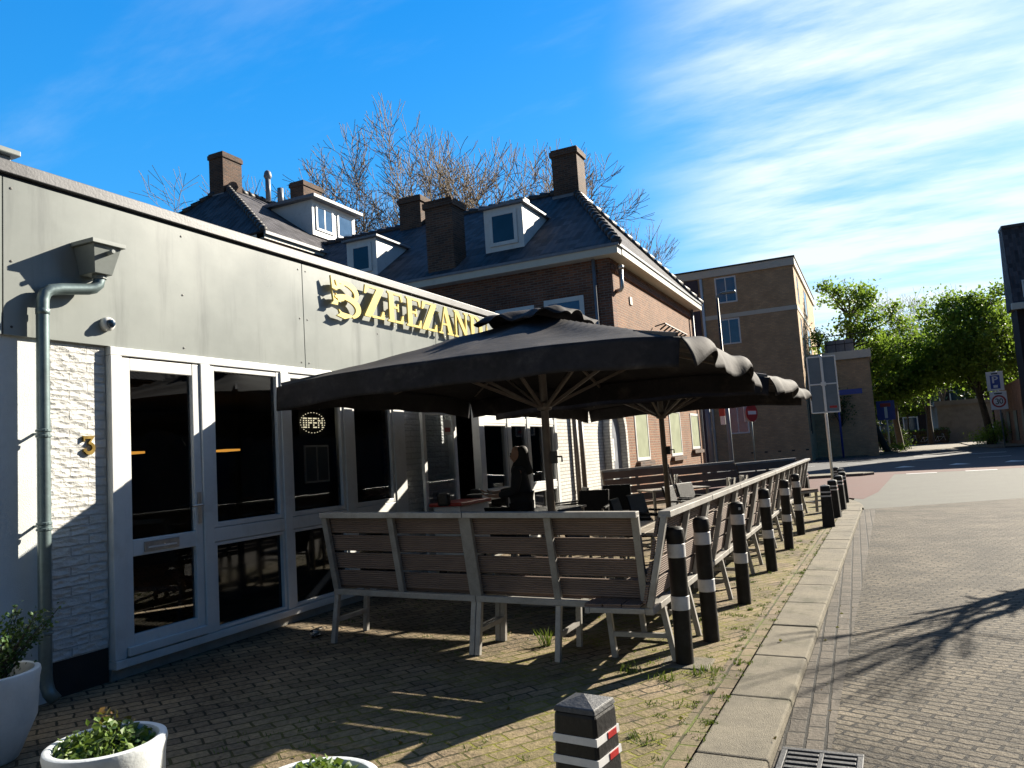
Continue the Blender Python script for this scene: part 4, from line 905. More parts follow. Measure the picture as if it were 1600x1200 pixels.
for i, (x, y) in enumerate(rp):
    o = src if i == 0 else clone(src); o.location = (x, y, 0); o.rotation_euler = (R(rnd.uniform(-.8, .8)), R(rnd.uniform(-.8, .8)), rnd.uniform(0, 6))
    o['label'] = 'tall round black bollard, ' + ['nearest of its row, at the bench corner on a stone slab', 'second of its row, close beside the nearest one', 'third of its row beside the benches', 'fourth of its row beside the benches', 'fifth of its row beside the benches', 'farthest of its row beside the benches'][i]
def make_square(label, group):
    t = thing('square_bollard', label, 'bollard', group=group)
    b, a, z = .105, .082, .70
    m = MB().hexa([(-b, -b, -.05), (b, -b, -.05), (b, b, -.05), (-b, b, -.05), (-a, -a, z), (a, -a, z), (a, a, z), (-a, a, z)]); m.build('post', 'bollard', t, bevel=.012)
    m = MB(); m.add([(-a, -a, z+.001), (a, -a, z+.001), (a, a, z+.001), (-a, a, z+.001), (-a*.95, -a*.95, z+.018), (a*.95, -a*.95, z+.018), (a*.95, a*.95, z+.018), (-a*.95, a*.95, z+.018), (0, 0, z+.045)], [(0, 1, 5, 4), (1, 2, 6, 5), (2, 3, 7, 6), (3, 0, 4, 7), (4, 5, 8), (5, 6, 8), (6, 7, 8), (7, 4, 8)]); m.build('cap', 'bollard_top', t, bevel=.004)
    for z0 in (.53, .60):
        w = lambda zz: b+(a-b)*(zz+.05)/.75+.002
        p, q = w(z0), w(z0+.026)
        bd_ = MB().hexa([(-p, -p, z0), (p, -p, z0), (p, p, z0), (-p, p, z0), (-q, -q, z0+.026), (q, -q, z0+.026), (q, q, z0+.026), (-q, q, z0+.026)]).build('white_band', 'band', t)
        MB().box(p-.0005, p+.0025, -.005, .06, z0+.002, z0+.024).build('red_reflector', 'red_refl', bd_)
    return t
GS = 'short square black bollards with two thin white bands'
sq = make_square('short square black bollard with red reflectors, alone in the foreground beside the kerb', GS); sq.location = (-1.03, 2.64, 0); sq.rotation_euler = (0, 0, R(-8))
sp_ = [(-.91, 14.8), (-.87, 16.45), (-.83, 18.15), (-.83, 20.0), (-.92, 21.7), (-1.1, 23.0)]
for i, (x, y) in enumerate(sp_):
    o = clone(sq); o.location = (x, y, 0); o.rotation_euler = (0, 0, R(rnd.uniform(-5, 5)))
    o['label'] = 'short square black bollard in the row to the street corner, ' + ['nearest', 'second', 'third', 'fourth', 'fifth', 'farthest'][i] + ' along the kerb'
o = clone(sq); o.location = (-1.85, 22.2, 0); o['label'] = 'short square black bollard standing left of the sign post, apart from the kerb row'
tag(MB().box(-1.60, -1.24, 5.62, 5.92, -.06, .012).build('bollard_slab', 'kerb', bevel=.01), 'pale stone slab at the foot of the nearest round bollard', 'paving slab')

# ------------------------------------------------------------------ terrace tables, chairs, caddies
def make_chair(group):
    t = thing('wicker_chair', '', 'chair', group=group)
    MB().box(-.24, .24, -.22, .24, .40, .45).build('seat', 'wicker', t, bevel=.015)
    MB().hexa([(-.25, .20, .42), (.25, .20, .42), (.25, .24, .42), (-.25, .24, .42), (-.25, .33, .90), (.25, .33, .90), (.25, .37, .90), (-.25, .37, .90)]).build('backrest', 'wicker', t, bevel=.012)
    for sx in (-1, 1):
        MB().beam((sx*.27, -.20, .64), (sx*.27, .27, .66), .05, .03).build('armrest', 'wicker', t, bevel=.008)
        MB().beam((sx*.25, -.20, 0), (sx*.26, -.20, .64), .03, .03, (0, 1, 0)).build('leg', 'galv', t)
        MB().beam((sx*.24, .26, 0), (sx*.24, .23, .42), .03, .03, (0, 1, 0)).build('leg', 'galv', t)
    return t
def make_table(group, top='table_top'):
    t = thing('terrace_table', '', 'table', group=group)
    m = MB()
    for k in range(5): m.box(-.60, .60, -.36+k*.145, -.36+k*.145+.138, .71, .74)
    m.build('table_top', top, t, bevel=.004)
    for sx in (-1, 1):
        for sy in (-1, 1): MB().box(sx*.55-.022, sx*.55+.022, sy*.31-.022, sy*.31+.022, 0, .709).build('leg', 'galv', t)
    return t
GC, GT = 'black wicker chairs on the terrace', 'wooden terrace tables'
ch = make_chair(GC); tb = make_table(GT)
tabs = [(-2.25, 8.1, 92, 'near table along the street side benches under the first parasol'), (-2.2, 10.4, 88, 'table along the street side benches between the two parasol poles'), (-2.15, 13.2, 90, 'far table along the street side benches, carrying menus'), (-4.35, 10.3, 90, 'table beside the shop windows under the parasols'), (-3.6, 14.7, 40, 'table before the dark benches at the far end')]
for i, (x, y, a, lb) in enumerate(tabs):
    o = tb if i == 0 else clone(tb); o.location = (x, y, gz(x)); o.rotation_euler = (0, 0, R(a)); o['label'] = 'slatted wooden terrace ' + lb
chs = [(-3.05, 8.6, 80, 'near the first parasol pole'), (-2.95, 10.1, 95, 'left of the middle street side table'), (-2.9, 10.8, 78, 'behind the middle street side table'), (-2.9, 12.8, 85, 'left of the far street side table'), (-2.85, 13.6, 70, 'at the far corner of the far table'), (-4.2, 11.6, 5, 'behind the table at the shop windows'), (-4.9, 12.4, -60, 'against the white wall by the last window'), (-4.2, 13.1, 20, 'in front of the brown wall pipes'), (-4.3, 9.1, 170, 'in front of the table at the shop windows')]
for i, (x, y, a, lb) in enumerate(chs):
    o = ch if i == 0 else clone(ch); o.location = (x, y, gz(x)); o.rotation_euler = (0, 0, R(a)); o['label'] = 'black wicker armchair ' + lb
def caddy(loc, label):
    t = thing('menu_caddy', label, 'menu holder', loc, R(20)); rnd = random.Random(int(loc[1]*10))
    MB().box(-.09, .09, -.06, .06, 0, .012).box(-.09, .09, -.06, -.055, .012, .08).box(-.09, .09, .055, .06, .012, .08).build('tray', 'steel', t)
    for k in range(4):
        a = R(rnd.uniform(-12, 12)); m = MB().box(-.003, .003, -.075, .075, 0, .25).xf(Matrix.Translation((-.07+k*.032, 0, .014)) @ Matrix.Rotation(a, 4, 'Y')); m.build('menu_card', 'paper', t)
    MB().lathe([(.025, 0), (.028, .09), (.015, .12), (.015, .15), (0, .15)], 12, (.065, .0, .013)).build('bottle', 'table_dark', t)
caddy((-2.2, 12.9, gz(-2.2)+.742), 'wire caddy with white menu cards on the far street side table'); caddy((-2.1, 13.6, gz(-2.1)+.742), 'small caddy with cards farther along the far street side table')
caddy((-3.5, 14.6, gz(-3.5)+.742), 'caddy with cards on the table before the dark benches')
ct = thing('serving_cart', 'white cart with red rim and dark grips in front of the open door', 'cart', (-5.0, 8.9, gz(-5)))
MB().box(-.2, .2, -.38, .38, .25, .93).build('body', 'white_paint', ct, bevel=.02)
MB().box(-.24, .24, -.42, .42, .931, .975).build('rim', 'red', ct, bevel=.012)
for s in (-1, 1): MB().box(-.08, .08, s*.43-.05, s*.43+.05, .94, 1.10).build('grip', 'black', ct, bevel=.03)
for sx in (-1, 1):
    for sy in (-1, 1): MB().lathe([(.07, -.02), (.07, .02)], 16).xf(Matrix.Translation((sx*.15, sy*.3, .07)) @ Matrix.Rotation(R(90), 4, 'Y')).box(sx*.15-.01, sx*.15+.01, sy*.3-.01, sy*.3+.01, .07, .25).build('wheel', 'rubber', ct)

# ------------------------------------------------------------------ person on the terrace
def skin(name, J, E, mat, parent, sub=2):
    names = list(J); me = bpy.data.meshes.new(name); me.from_pydata([J[k][0] for k in names], [(names.index(a), names.index(b)) for a, b in E], []); me.materials.append(M[mat])
    o = bpy.data.objects.new(name, me); col.objects.link(o); o.parent = parent
    md = o.modifiers.new('skin', 'SKIN'); md.use_smooth_shade = True
    if not me.skin_vertices: me.attributes  # layer is made with the modifier
    for i, k in enumerate(names):
        sv = me.skin_vertices[0].data[i]; r = J[k][1]; sv.radius = r if isinstance(r, tuple) else (r, r); sv.use_root = (i == 0)
    s = o.modifiers.new('sub', 'SUBSURF'); s.levels = sub; s.render_levels = sub
    return o
pn = thing('person', 'person in dark clothes with dark head covering, reaching forward before the shop window', 'person', (-4.05, 8.75, gz(-4.05)), R(200))
J = {'pelvis': ((0, 0, .92), (.13, .16)), 'belly': ((0, 0, 1.08), (.10, .135)), 'chest': ((.0, 0, 1.26), (.11, .155)), 'neck0': ((.0, 0, 1.40), .06), 'neck': ((.02, 0, 1.45), .048), 'skull0': ((.03, 0, 1.52), (.078, .068)), 'skull': ((.02, 0, 1.60), (.095, .076)), 'crown': ((.01, 0, 1.66), (.06, .055)),
     'chin': ((.085, 0, 1.475), .026), 'nose': ((.118, 0, 1.54), .012)}
Ed = [('pelvis', 'belly'), ('belly', 'chest'), ('chest', 'neck0'), ('neck0', 'neck'), ('neck', 'skull0'), ('skull0', 'skull'), ('skull', 'crown'), ('skull0', 'chin'), ('skull0', 'nose')]
arms = {1: [(.02, .17, 1.35), (.06, .21, 1.10), (.30, .15, 1.06), (.37, .14, 1.07)], -1: [(.02, -.17, 1.35), (.08, -.22, 1.10), (.33, -.13, 1.09), (.41, -.11, 1.10)]}
for s, pts_ in arms.items():
    nm = 'lr'[s < 0]
    for k, (q, r) in enumerate(zip(pts_, (.055, .042, .026, (.018, .032)))): J[nm+str(k)] = (q, r)
    Ed += [('chest', nm+'0'), (nm+'0', nm+'1'), (nm+'1', nm+'2'), (nm+'2', nm+'3')]
    b = Vector(pts_[3])
    for fi, (dy, ln) in enumerate(((-.028, .070), (-.010, .082), (.009, .076), (.027, .058))):
        p_ = b+Vector((.035, dy, .0)); q1 = p_+Vector((ln*.55, dy*.15, .012)); q2 = q1+Vector((ln*.42, dy*.1, .022))
        for kk, (q, r) in enumerate(((p_, .010), (q1, .009), (q2, .007))): J['%sf%d%d' % (nm, fi, kk)] = (tuple(q), r)
        Ed += [(nm+'3', '%sf%d0' % (nm, fi)), ('%sf%d0' % (nm, fi), '%sf%d1' % (nm, fi)), ('%sf%d1' % (nm, fi), '%sf%d2' % (nm, fi))]
    t0 = b+Vector((.0, s*-.035, .012)); t1 = t0+Vector((.03, s*-.015, .022))
    J[nm+'t0'] = (tuple(t0), .010); J[nm+'t1'] = (tuple(t1), .008); Ed += [(nm+'3', nm+'t0'), (nm+'t0', nm+'t1')]
for s, nm in ((1, 'L'), (-1, 'R')):
    for k, (q, r) in enumerate((((0, s*.09, .85), .088), ((.015, s*.10, .48), .058), ((-.01, s*.10, .09), .038), ((.05, s*.10, .04), .036), ((.14, s*.11, .028), .026))): J[nm+str(k)] = (q, r)
    Ed += [('pelvis', nm+'0')]+[(nm+str(k), nm+str(k+1)) for k in range(4)]
body = skin('body', J, Ed, 'skin', pn)
J2 = {k: (J[k][0], tuple(x+.022 for x in (J[k][1] if isinstance(J[k][1], tuple) else (J[k][1],)*2))) for k in ('pelvis', 'belly', 'chest', 'neck0', 'l0', 'l1', 'r0', 'r1')}
J2['l2'] = ((.27, .158, 1.065), .040); J2['r2'] = ((.29, -.142, 1.09), .040); J2['hem'] = ((0, 0, .62), (.165, .20))
skin('coat', J2, [('pelvis', 'belly'), ('belly', 'chest'), ('chest', 'neck0'), ('chest', 'l0'), ('l0', 'l1'), ('l1', 'l2'), ('chest', 'r0'), ('r0', 'r1'), ('r1', 'r2'), ('pelvis', 'hem')], 'coat', pn)
J3 = {'a': ((-.02, 0, 1.66), (.092, .085)), 'b': ((-.035, 0, 1.58), (.088, .098)), 'c': ((-.035, 0, 1.48), (.075, .095)), 'd': ((-.02, 0, 1.38), (.11, .15)), 'e': ((-.03, 0, 1.27), (.12, .17))}
skin('head_covering', J3, [('a', 'b'), ('b', 'c'), ('c', 'd'), ('d', 'e')], 'scarf', pn)
J4 = {}
for s, nm in ((1, 'L'), (-1, 'R')):
    for k, (q, r) in enumerate((((0, s*.09, .86), .104), ((.015, s*.10, .48), .075), ((-.01, s*.10, .12), .062))): J4[nm+str(k)] = (q, r)
J4 = {'w': ((0, 0, .93), (.14, .165)), **J4}
skin('trousers', J4, [('w', 'L0'), ('L0', 'L1'), ('L1', 'L2'), ('w', 'R0'), ('R0', 'R1'), ('R1', 'R2')], 'coat', pn)
for s in (-1, 1): shade_auto(MB().lathe([(0, -.012), (.010, -.006), (.012, 0), (.010, .006), (0, .012)], 10, (.098, s*.030, 1.565)).build('eye', 'sign_black', pn))
MB().box(.100, .112, -.022, .022, 1.498, 1.507).build('mouth', 'red', pn, bevel=.003)
shade_auto(MB().lathe([(0, -.0), (.045, .0), (.05, .05), (.0, .055)], 14, (.0, 0, 0)).xf(Matrix.Translation((.05, .10, .0))).build('shoe', 'rubber', pn)); shade_auto(MB().lathe([(0, -.0), (.045, .0), (.05, .05), (.0, .055)], 14, (.0, 0, 0)).xf(Matrix.Translation((.05, -.10, .0))).build('shoe', 'rubber', pn))
tag(MB().box(-.15, .15, -.10, .10, -.008, .008).xf(Matrix.Translation((-4.05-.50, 8.75-.17, 1.155)) @ Matrix.Rotation(R(20), 4, 'Z')).build('tray', 'table_dark', bevel=.004), 'dark tray held out by the person before the window', 'tray')

# ------------------------------------------------------------------ foliage helpers
def leaf_quads(centers, size, rnd, flat=.0, cup=True):
    m = MB(); m.tone = []
    for c, tn in centers:
        s = size*rnd.uniform(.6, 1.35)
        a = Vector((rnd.gauss(0, 1), rnd.gauss(0, 1), rnd.gauss(0, 1)*(1-flat))).normalized(); b = a.orthogonal().normalized()
        b = (Matrix.Rotation(rnd.uniform(0, 6.28), 4, a) @ b); w = a.cross(b)
        c = Vector(c); tip = c+a*s; l = c+a*s*.45+b*s*.36+w*s*.10; r = c+a*s*.45-b*s*.36+w*s*.10
        m.add([c, r, tip, l], [(0, 1, 2, 3)]); m.tone.append(max(0, min(1, tn+rnd.uniform(-.3, .3))))
    return m
def planter(name, label, loc, prof, fill):
    t = thing(name, label, 'planter', loc); shade_auto(MB().lathe(prof, 56).build('pot', 'pot', t)).modifiers.new('e', 'EDGE_SPLIT').split_angle = R(50)
    return t
pr = lambda r, h, b: [(b, 0), (b+.01, .01), (r*.93, h*.45), (r-.008, h*.86), (r, h-.025), (r-.004, h-.006), (r-.016, h), (r-.034, h-.004), (r-.042, h-.02), (r-.05, h-.10), (0, h-.10)]
rnd = random.Random(8)
def ivy(parent, r, h, n, seed, mats=('leaf_ivy',), spread=1.0, hump=.07, lop=0):
    rnd = random.Random(seed); cs = []; stems = MB()
    MB().lathe([(0, h-.085), (r-.055, h-.085), (r-.055, h-.09), (0, h-.09)], 32).build('soil', 'soil', parent)
    for k in range(n):
        a = rnd.uniform(0, 6.28); q = (r-.05)*math.sqrt(rnd.random())*spread; x, y = q*math.cos(a)+lop*r, q*math.sin(a)
        z = h-.075+rnd.random()*hump*1.6*(1.2-q/r); cs.append(((x, y, z), rnd.random()))
        if k % 9 == 0: stems.tube([(x, y, h-.09), (x*1.1, y*1.1, z+.01)], .003, 4)
    leaf_quads(cs, .036, rnd, .4).build('leaves', mats[0], parent, fix=False)
pl1 = planter('planter', 'low white round planter with trailing ivy in the left foreground', (-3.14, 2.34, gz(-3.14)), pr(.245, .45, .18), None); ivy(pl1, .245, .45, 900, 3, hump=.09, lop=-.08)
ivy2 = MB(); cs = [((-.13+rnd.gauss(0, .035), .12+rnd.gauss(0, .035), .40+rnd.random()*.12), rnd.random()) for _ in range(90)]; leaf_quads(cs, .03, rnd).build('red_leaves', 'leaf_red', pl1, fix=False)
pl2 = planter('planter', 'white round planter with green leaves, right of the ivy planter', (-2.0, 2.33, gz(-2.0)), pr(.245, .44, .18), None); ivy(pl2, .245, .44, 620, 5, hump=.09)
pl3 = planter('planter', 'white planter with a feathery conifer shrub in the left corner', (-4.70, 2.74, gz(-4.7)), pr(.285, .49, .165), None); MB().lathe([(0, .41), (.245, .41), (.245, .40), (0, .40)], 32).build('soil', 'soil', pl3)
rnd = random.Random(21); st = MB(); cs = []
for k in range(46):
    a = rnd.uniform(0, 6.28); tl = rnd.uniform(.15, .9); L = rnd.uniform(.28, .56); d = Vector((math.cos(a)*tl, math.sin(a)*tl, 1)).normalized(); b = Vector((math.cos(a)*.1*rnd.random(), math.sin(a)*.1*rnd.random(), .40))
    st.tube([b, b+d*L*.6, b+d*L], [.006, .004, .002], 4)
    for i in range(70):
        f_ = rnd.uniform(.15, 1.02); cs.append((b+d*L*f_+Vector((rnd.gauss(0, 1), rnd.gauss(0, 1), rnd.gauss(0, 1)))*.030*(1.25-f_*.6), .2+.6*f_*rnd.random()))
st.build('stems', 'bark_dark', pl3); leaf_quads(cs, .026, rnd).build('foliage', 'leaf_fir', pl3, fix=False)
st = MB()
for k in range(0):
    a = rnd.uniform(-1.2, .3); x, y = .29*math.cos(a), .29*math.sin(a); st.tube([(x*.8, y*.8, .45), (x*1.03, y*1.03, .47), (x*1.0, y*1.0, .3), (x*.9, y*.92, rnd.uniform(.1, .2))], .003, 4)


# grass and moss tufts between the pavers
rnd = random.Random(77); m = MB(); m.tone = []
def tuft(x, y, n, h, sp):
    z0 = gz(x) if x < -1.3 else 0
    for _ in range(n):
        a = rnd.uniform(0, 6.28); q = sp*math.sqrt(rnd.random()); bx, by = x+q*math.cos(a), y+q*math.sin(a); hh = h*rnd.uniform(.4, 1.2); le = rnd.uniform(.1, .8)*hh; a2 = rnd.uniform(0, 6.28); w = rnd.uniform(.0025, .005)
        dx, dy = math.cos(a2), math.sin(a2)
        m.add([(bx-dy*w, by+dx*w, z0), (bx+dy*w, by-dx*w, z0), (bx+dx*le*.5+dy*w*.6, by+dy*le*.5-dx*w*.6, z0+hh*.65), (bx+dx*le, by+dy*le, z0+hh)], [(0, 1, 2, 3)]); m.tone.append(rnd.random())
for i in range(110):
    y = 4.2+9.5*rnd.random()**1.5; x = -1.25+rnd.gauss(0, .28); tuft(min(x, kx(y)-.02), y, rnd.randint(8, 36), rnd.choice((.008, .012, .016, .03)), rnd.uniform(.02, .07))
for i in range(160):
    y = 3.0+14*rnd.random(); tuft(kx(y)-rnd.choice((.005, .16)), y, 12, .018, .03)
for i in range(90): tuft(-4.9+3.4*rnd.random(), 5.4+2.2*rnd.random(), 10, .02, .05)
tuft(-2.62, 5.95, 40, .13, .05); tuft(-1.75, 5.45, 40, .06, .09); tuft(-1.25, 5.55, 60, .06, .1); tuft(-1.5, 5.35, 50, .05, .1); tuft(-4.9, 6.2, 30, .04, .15)
for i in range(40): tuft(-3.6+2.2*rnd.random(), 2.6+1.4*rnd.random(), 10, .02, .05)
tag(m.build('grass_tufts', 'grass', fix=False), 'short green grass and moss growing between the pavement bricks', 'grass', kind='stuff')
# fallen leaves and litter
rnd = random.Random(5); cs = []
for i in range(90): 
    x, y = -4.6+4.3*rnd.random(), 2.4+6*rnd.random(); cs.append(((x, y, (gz(x) if x < -1.3 else .003 if x < -.65 else ZR)+.008), rnd.random()))
lm = leaf_quads(cs, .03, rnd, .9); tag(lm.build('fallen_leaves', 'leaf_red', fix=False), 'small dry fallen leaves scattered over the pavement', 'leaves', kind='stuff')
gl = MB().lathe([(.032, 0), (.036, .0), (.043, .11), (.041, .11), (.033, .006), (0, .006)], 20).xf(Matrix.Translation((-4.76, 5.60, gz(-4.76)+.042)) @ Matrix.Rotation(R(75), 4, 'Z') @ Matrix.Rotation(R(88), 4, 'Y'))
tag(shade_auto(gl.build('drinking_glass', GLASS('clear', (.9, .92, .95)))), 'clear drinking glass lying on the dark pavement before the benches', 'glass')
# road drain
dg = thing('road_drain', 'rectangular iron gully grate in the gutter at the bottom edge', 'drain', (-.42, 4.22, ZR+.008), R(-1))
MB().box(-.20, .20, -.22, -.185, 0, .014).box(-.20, .20, .185, .22, 0, .014).box(-.20, -.17, -.184, .184, 0, .014).box(.17, .20, -.184, .184, 0, .014).build('frame', 'bollard_top', dg, bevel=.003)
m = MB()
for k in range(6): m.box(-.165, -.012, -.165+k*.06, -.135+k*.06, 0, .012).box(.012, .165, -.165+k*.06, -.135+k*.06, 0, .012)
m.box(-.011, .011, -.183, .183, 0, .0125); m.build('grate', 'bollard_top', dg, bevel=.002); MB().box(-.17, .17, -.184, .184, -.004, .001).build('pit', 'black', dg)
#PART4
# ------------------------------------------------------------------ trees
def bare_tree(name, label, loc, H_, spread, seed, group, mat='twig', levels=6, tr=.24, lean=(0, 0), fork=.22, tips=.016):
    rnd = random.Random(seed); t = thing(name, label, 'tree', loc, group=group); trunk = MB(); tw = MB()
    def grow(p, d, L, r, lv):
        n = 4 if lv > 1 else 3; pts_, rad = [p], [max(r, tips)]; q = p
        for i in range(n):
            d = (d+Vector((rnd.gauss(0, .14), rnd.gauss(0, .14), rnd.gauss(.06, .08)))).normalized(); q = q+d*L/n; pts_.append(q); rad.append(max(tips, r*(1-.36*(i+1)/n)))
        (trunk if lv >= levels-1 else tw).tube(pts_, rad, 8 if lv >= levels-1 else 5 if lv > 3 else 3, cap=False)
        if lv == 0: return
        k = 3 if lv > levels-3 else rnd.choice((2, 3))
        for i in range(k):
            ax = d.orthogonal().normalized(); ax = Matrix.Rotation(6.28*i/k+rnd.uniform(-.6, .6), 4, d) @ ax
            an = R(rnd.uniform(16, 42))*spread; nd = (Matrix.Rotation(an, 4, ax) @ d); grow(pts_[-1], nd, L*rnd.uniform(.68, .86), rad[-1]*rnd.uniform(.6, .78), lv-1)
        for j in [q for q in range(1, n) for _ in range(2 if lv == 2 else 1)]:
            if lv >= levels: continue
            ax = Matrix.Rotation(rnd.uniform(0, 6.28), 4, d) @ d.orthogonal().normalized(); nd = Matrix.Rotation(R(rnd.uniform(35, 62)), 4, ax) @ d
            grow(pts_[j], nd, L*rnd.uniform(.42, .66), rad[j]*.5, max(0, lv-2))
    grow(Vector((0, 0, 0)), Vector((lean[0], lean[1], 1)).normalized(), H_*fork, tr, levels)
    zmax = max(p.z for p in tw.v); s = Matrix.Scale(H_/zmax, 4)
    trunk.xf(s); tw.xf(s)
    shade_auto(trunk.build('trunk', mat, t, fix=False)); shade_auto(tw.build('branches', mat, t, fix=False)); return t
GBT = 'bare spring trees behind the house roofs'
bare_tree('bare_tree', 'largest bare tree rising behind the corner house, between its chimneys', (-21.6, 39.6, 0), 22.2, .74, 4, GBT, levels=7, tr=.42, fork=.26)
bare_tree('bare_tree', 'bare tree behind the rear house dormer, left of the largest bare tree', (-26.2, 34.5, 0), 17.6, 1.15, 10, GBT, levels=7, tr=.36, fork=.27)
bare_tree('bare_tree', 'thin bare tree showing left and right of the big chimney of the rear house', (-33, 36, 0), 20.5, 1.15, 15, GBT, levels=6, tr=.34, fork=.3)
bare_tree('bare_tree', 'small bare tree peeping over the corner house roof right of its end chimney', (-18.6, 53.5, 0), 19.0, .3, 23, GBT, levels=6, tr=.3, fork=.3)
bare_tree('bare_tree', 'bare tree standing between the dormers behind the rear house', (-26.5, 46, 0), 20.0, 1.15, 32, GBT, levels=6, tr=.34, fork=.28)
bare_tree('bare_tree', 'pale bare treetop above the green street trees', (8.6, 104, 0), 19.5, .9, 37, GBT, levels=6, tr=.35, fork=.3)
bare_tree('bare_tree', 'roadside tree on the opposite pavement casting its shadow over the brick road', (3.2, 12.2, -.08), 4.7, .4, 44, None, mat='bark', levels=3, tr=.24, fork=.5)

def green_tree(name, label, loc, pts_, blobs, nleaf, ls, seed, group, lm='leaf_green', tr=.2, bark='bark_dark'):
    """pts_: trunk polyline (local); blobs: (centre, radius) clumps of the crown"""
    rnd = random.Random(seed); t = thing(name, label, 'tree', loc, group=group)
    m = MB().tube(pts_, [tr*(1-.5*i/(len(pts_)-1)) for i in range(len(pts_))], 9, cap=False)
    shade_auto(m.build('trunk', bark, t, fix=False)); lim = MB(); cs = []
    top = Vector(pts_[-1])
    tot = sum(r**2 for c, r in blobs)
    for c, r in blobs:
        c = Vector(c); j = min(range(1, len(pts_)), key=lambda i: (Vector(pts_[i])-c).length+(2 if pts_[i][2] > c.z else 0)); a = Vector(pts_[j])
        mid = a.lerp(c, .5)+Vector((rnd.gauss(0, .15), rnd.gauss(0, .15), rnd.gauss(.1, .15)))*r
        lim.tube([a, mid, c], [tr*.34, tr*.22, tr*.08], 5, cap=False)
        sub = []
        for k in range(max(6, int(9*r))):
            d = Vector((rnd.gauss(0, 1), rnd.gauss(0, 1), rnd.gauss(0, .8))).normalized(); e = c+d*r*rnd.uniform(.55, 1.12); sub.append((e, rnd.uniform(.2, .5)*r**.6, rnd.random()))
            lim.tube([c.lerp(mid, .3*rnd.random()), c.lerp(e, .5)+Vector((0, 0, .06*r)), e], [tr*.10, tr*.06, tr*.025], 3, cap=False)
        nn = int(nleaf*r*r/tot)
        for k in range(nn):
            e, q, tn = rnd.choice(sub); p = e+Vector((rnd.gauss(0, 1), rnd.gauss(0, 1), rnd.gauss(0, .75)))*q; cs.append((p, .25+.5*tn))
    lim.build('branches', bark, t, fix=False); leaf_quads(cs, ls, rnd).build('crown', lm, t, fix=False); return t
def blobs(seed, cz, rx, ry, rz, n, r0, r1, lean=(0, 0)):
    rnd = random.Random(seed); o = []
    for k in range(n):
        d = Vector((rnd.gauss(0, 1), rnd.gauss(0, 1), rnd.gauss(0, 1))).normalized()*rnd.random()**.45
        o.append(((lean[0]+d.x*rx, lean[1]+d.y*ry, cz+d.z*rz), rnd.uniform(r0, r1)))
    return o
GGT = 'leafy street trees beyond the crossing'
green_tree('street_tree', 'leaning young leafy tree in front of the brick annex, left of the dead end sign', (.75, 67.5, .0), [(0, 0, 0), (-.75, 0, 2.0), (-1.55, 0, 4.0), (-1.9, 0, 6.0), (-1.9, 0, 8.5), (-1.7, 0, 11)], blobs(2, 9.8, 3.3, 2.6, 4.2, 30, .55, 1.25, (-1.4, 0))+[((-3.0, 0, 4.6), .6), ((-2.9, 0, 12.9), .8), ((-3.4, 0, 14.0), .6), ((-.6, .5, 12.6), .8), ((2.2, 0, 9.6), .9)], 9500, .25, 5, GGT, tr=.26)
green_tree('street_tree', 'bushy bright green tree behind the dead end sign, right of the leaning tree', (1.9, 76, 0), [(0, 0, 0), (-.2, 0, 2.5), (-.1, 0, 4.5), (.2, 0, 6.5)], blobs(3, 6.9, 3.5, 2.8, 3.2, 32, .8, 1.6, (.5, 0)), 18000, .27, 6, GGT, tr=.3, bark='bark')
green_tree('street_tree', 'largest round leafy tree behind the parking zone sign', (8.75, 75.5, 0), [(0, 0, 0), (-.25, 0, 2.2), (-.5, 0, 4.2), (-.8, 0, 6.5), (-1, 0, 9)], blobs(4, 8.6, 4.2, 3.4, 4.2, 52, .9, 1.7, (-.7, 0)), 28000, .27, 7, GGT, tr=.32)
green_tree('street_tree', 'dark leafy tree at the middle of the side street', (5.2, 92, 0), [(0, 0, 0), (0, 0, 3), (.2, 0, 6)], blobs(6, 8.2, 4.4, 3.2, 4.4, 26, 1.2, 2.0), 9000, .36, 8, GGT, 'leaf_dark', tr=.35)
green_tree('street_tree', 'small bright tree low at the end of the side street', (3.6, 104, 0), [(0, 0, 0), (0, 0, 2), (.1, 0, 3.6)], blobs(7, 5.2, 2.6, 2.2, 1.8, 14, .8, 1.3), 4200, .3, 9, GGT, tr=.14, bark='bark')
green_tree('street_tree', 'dark evergreen mass filling the left of the side street', (-1.4, 90, 0), [(0, 0, 0), (0, 0, 3), (0, 0, 6)], blobs(8, 6.2, 2.8, 3, 4.2, 20, 1.2, 2.0), 7000, .36, 10, GGT, 'leaf_dark', tr=.3)
green_tree('street_tree', 'dark tree behind the concrete garage', (12.5, 116, 0), [(0, 0, 0), (0, 0, 4), (0, 0, 8)], blobs(9, 9.5, 6, 4, 5, 24, 1.6, 2.6), 7000, .5, 11, GGT, 'leaf_dark', tr=.4)
green_tree('street_tree', 'tall dark tree behind the far house roof', (0.0, 145, 0), [(0, 0, 0), (0, 0, 6), (0, 0, 10)], blobs(12, 10, 9, 4, 5, 24, 2, 3), 6000, .6, 12, GGT, 'leaf_dark', tr=.4)
def shrub(label, loc, r, h, n, seed, lm='leaf_green', ls=.16):
    rnd = random.Random(seed); t = thing('shrub', label, 'shrub', loc); st = MB(); cs = []
    for k in range(14):
        a = rnd.uniform(0, 6.28); e = Vector((math.cos(a)*r*rnd.random(), math.sin(a)*r*rnd.random(), h*rnd.uniform(.4, 1))); st.tube([(0, 0, 0), e*.6, e], [.03, .02, .008], 4)
        for i in range(n//14): cs.append((e+Vector((rnd.gauss(0, r*.28), rnd.gauss(0, r*.28), rnd.gauss(0, h*.2)-.1*h)), rnd.random()))
    st.build('stems', 'bark_dark', t); leaf_quads([c for c in cs if c[0][2] > .02], ls, rnd).build('leaves', lm, t, fix=False)
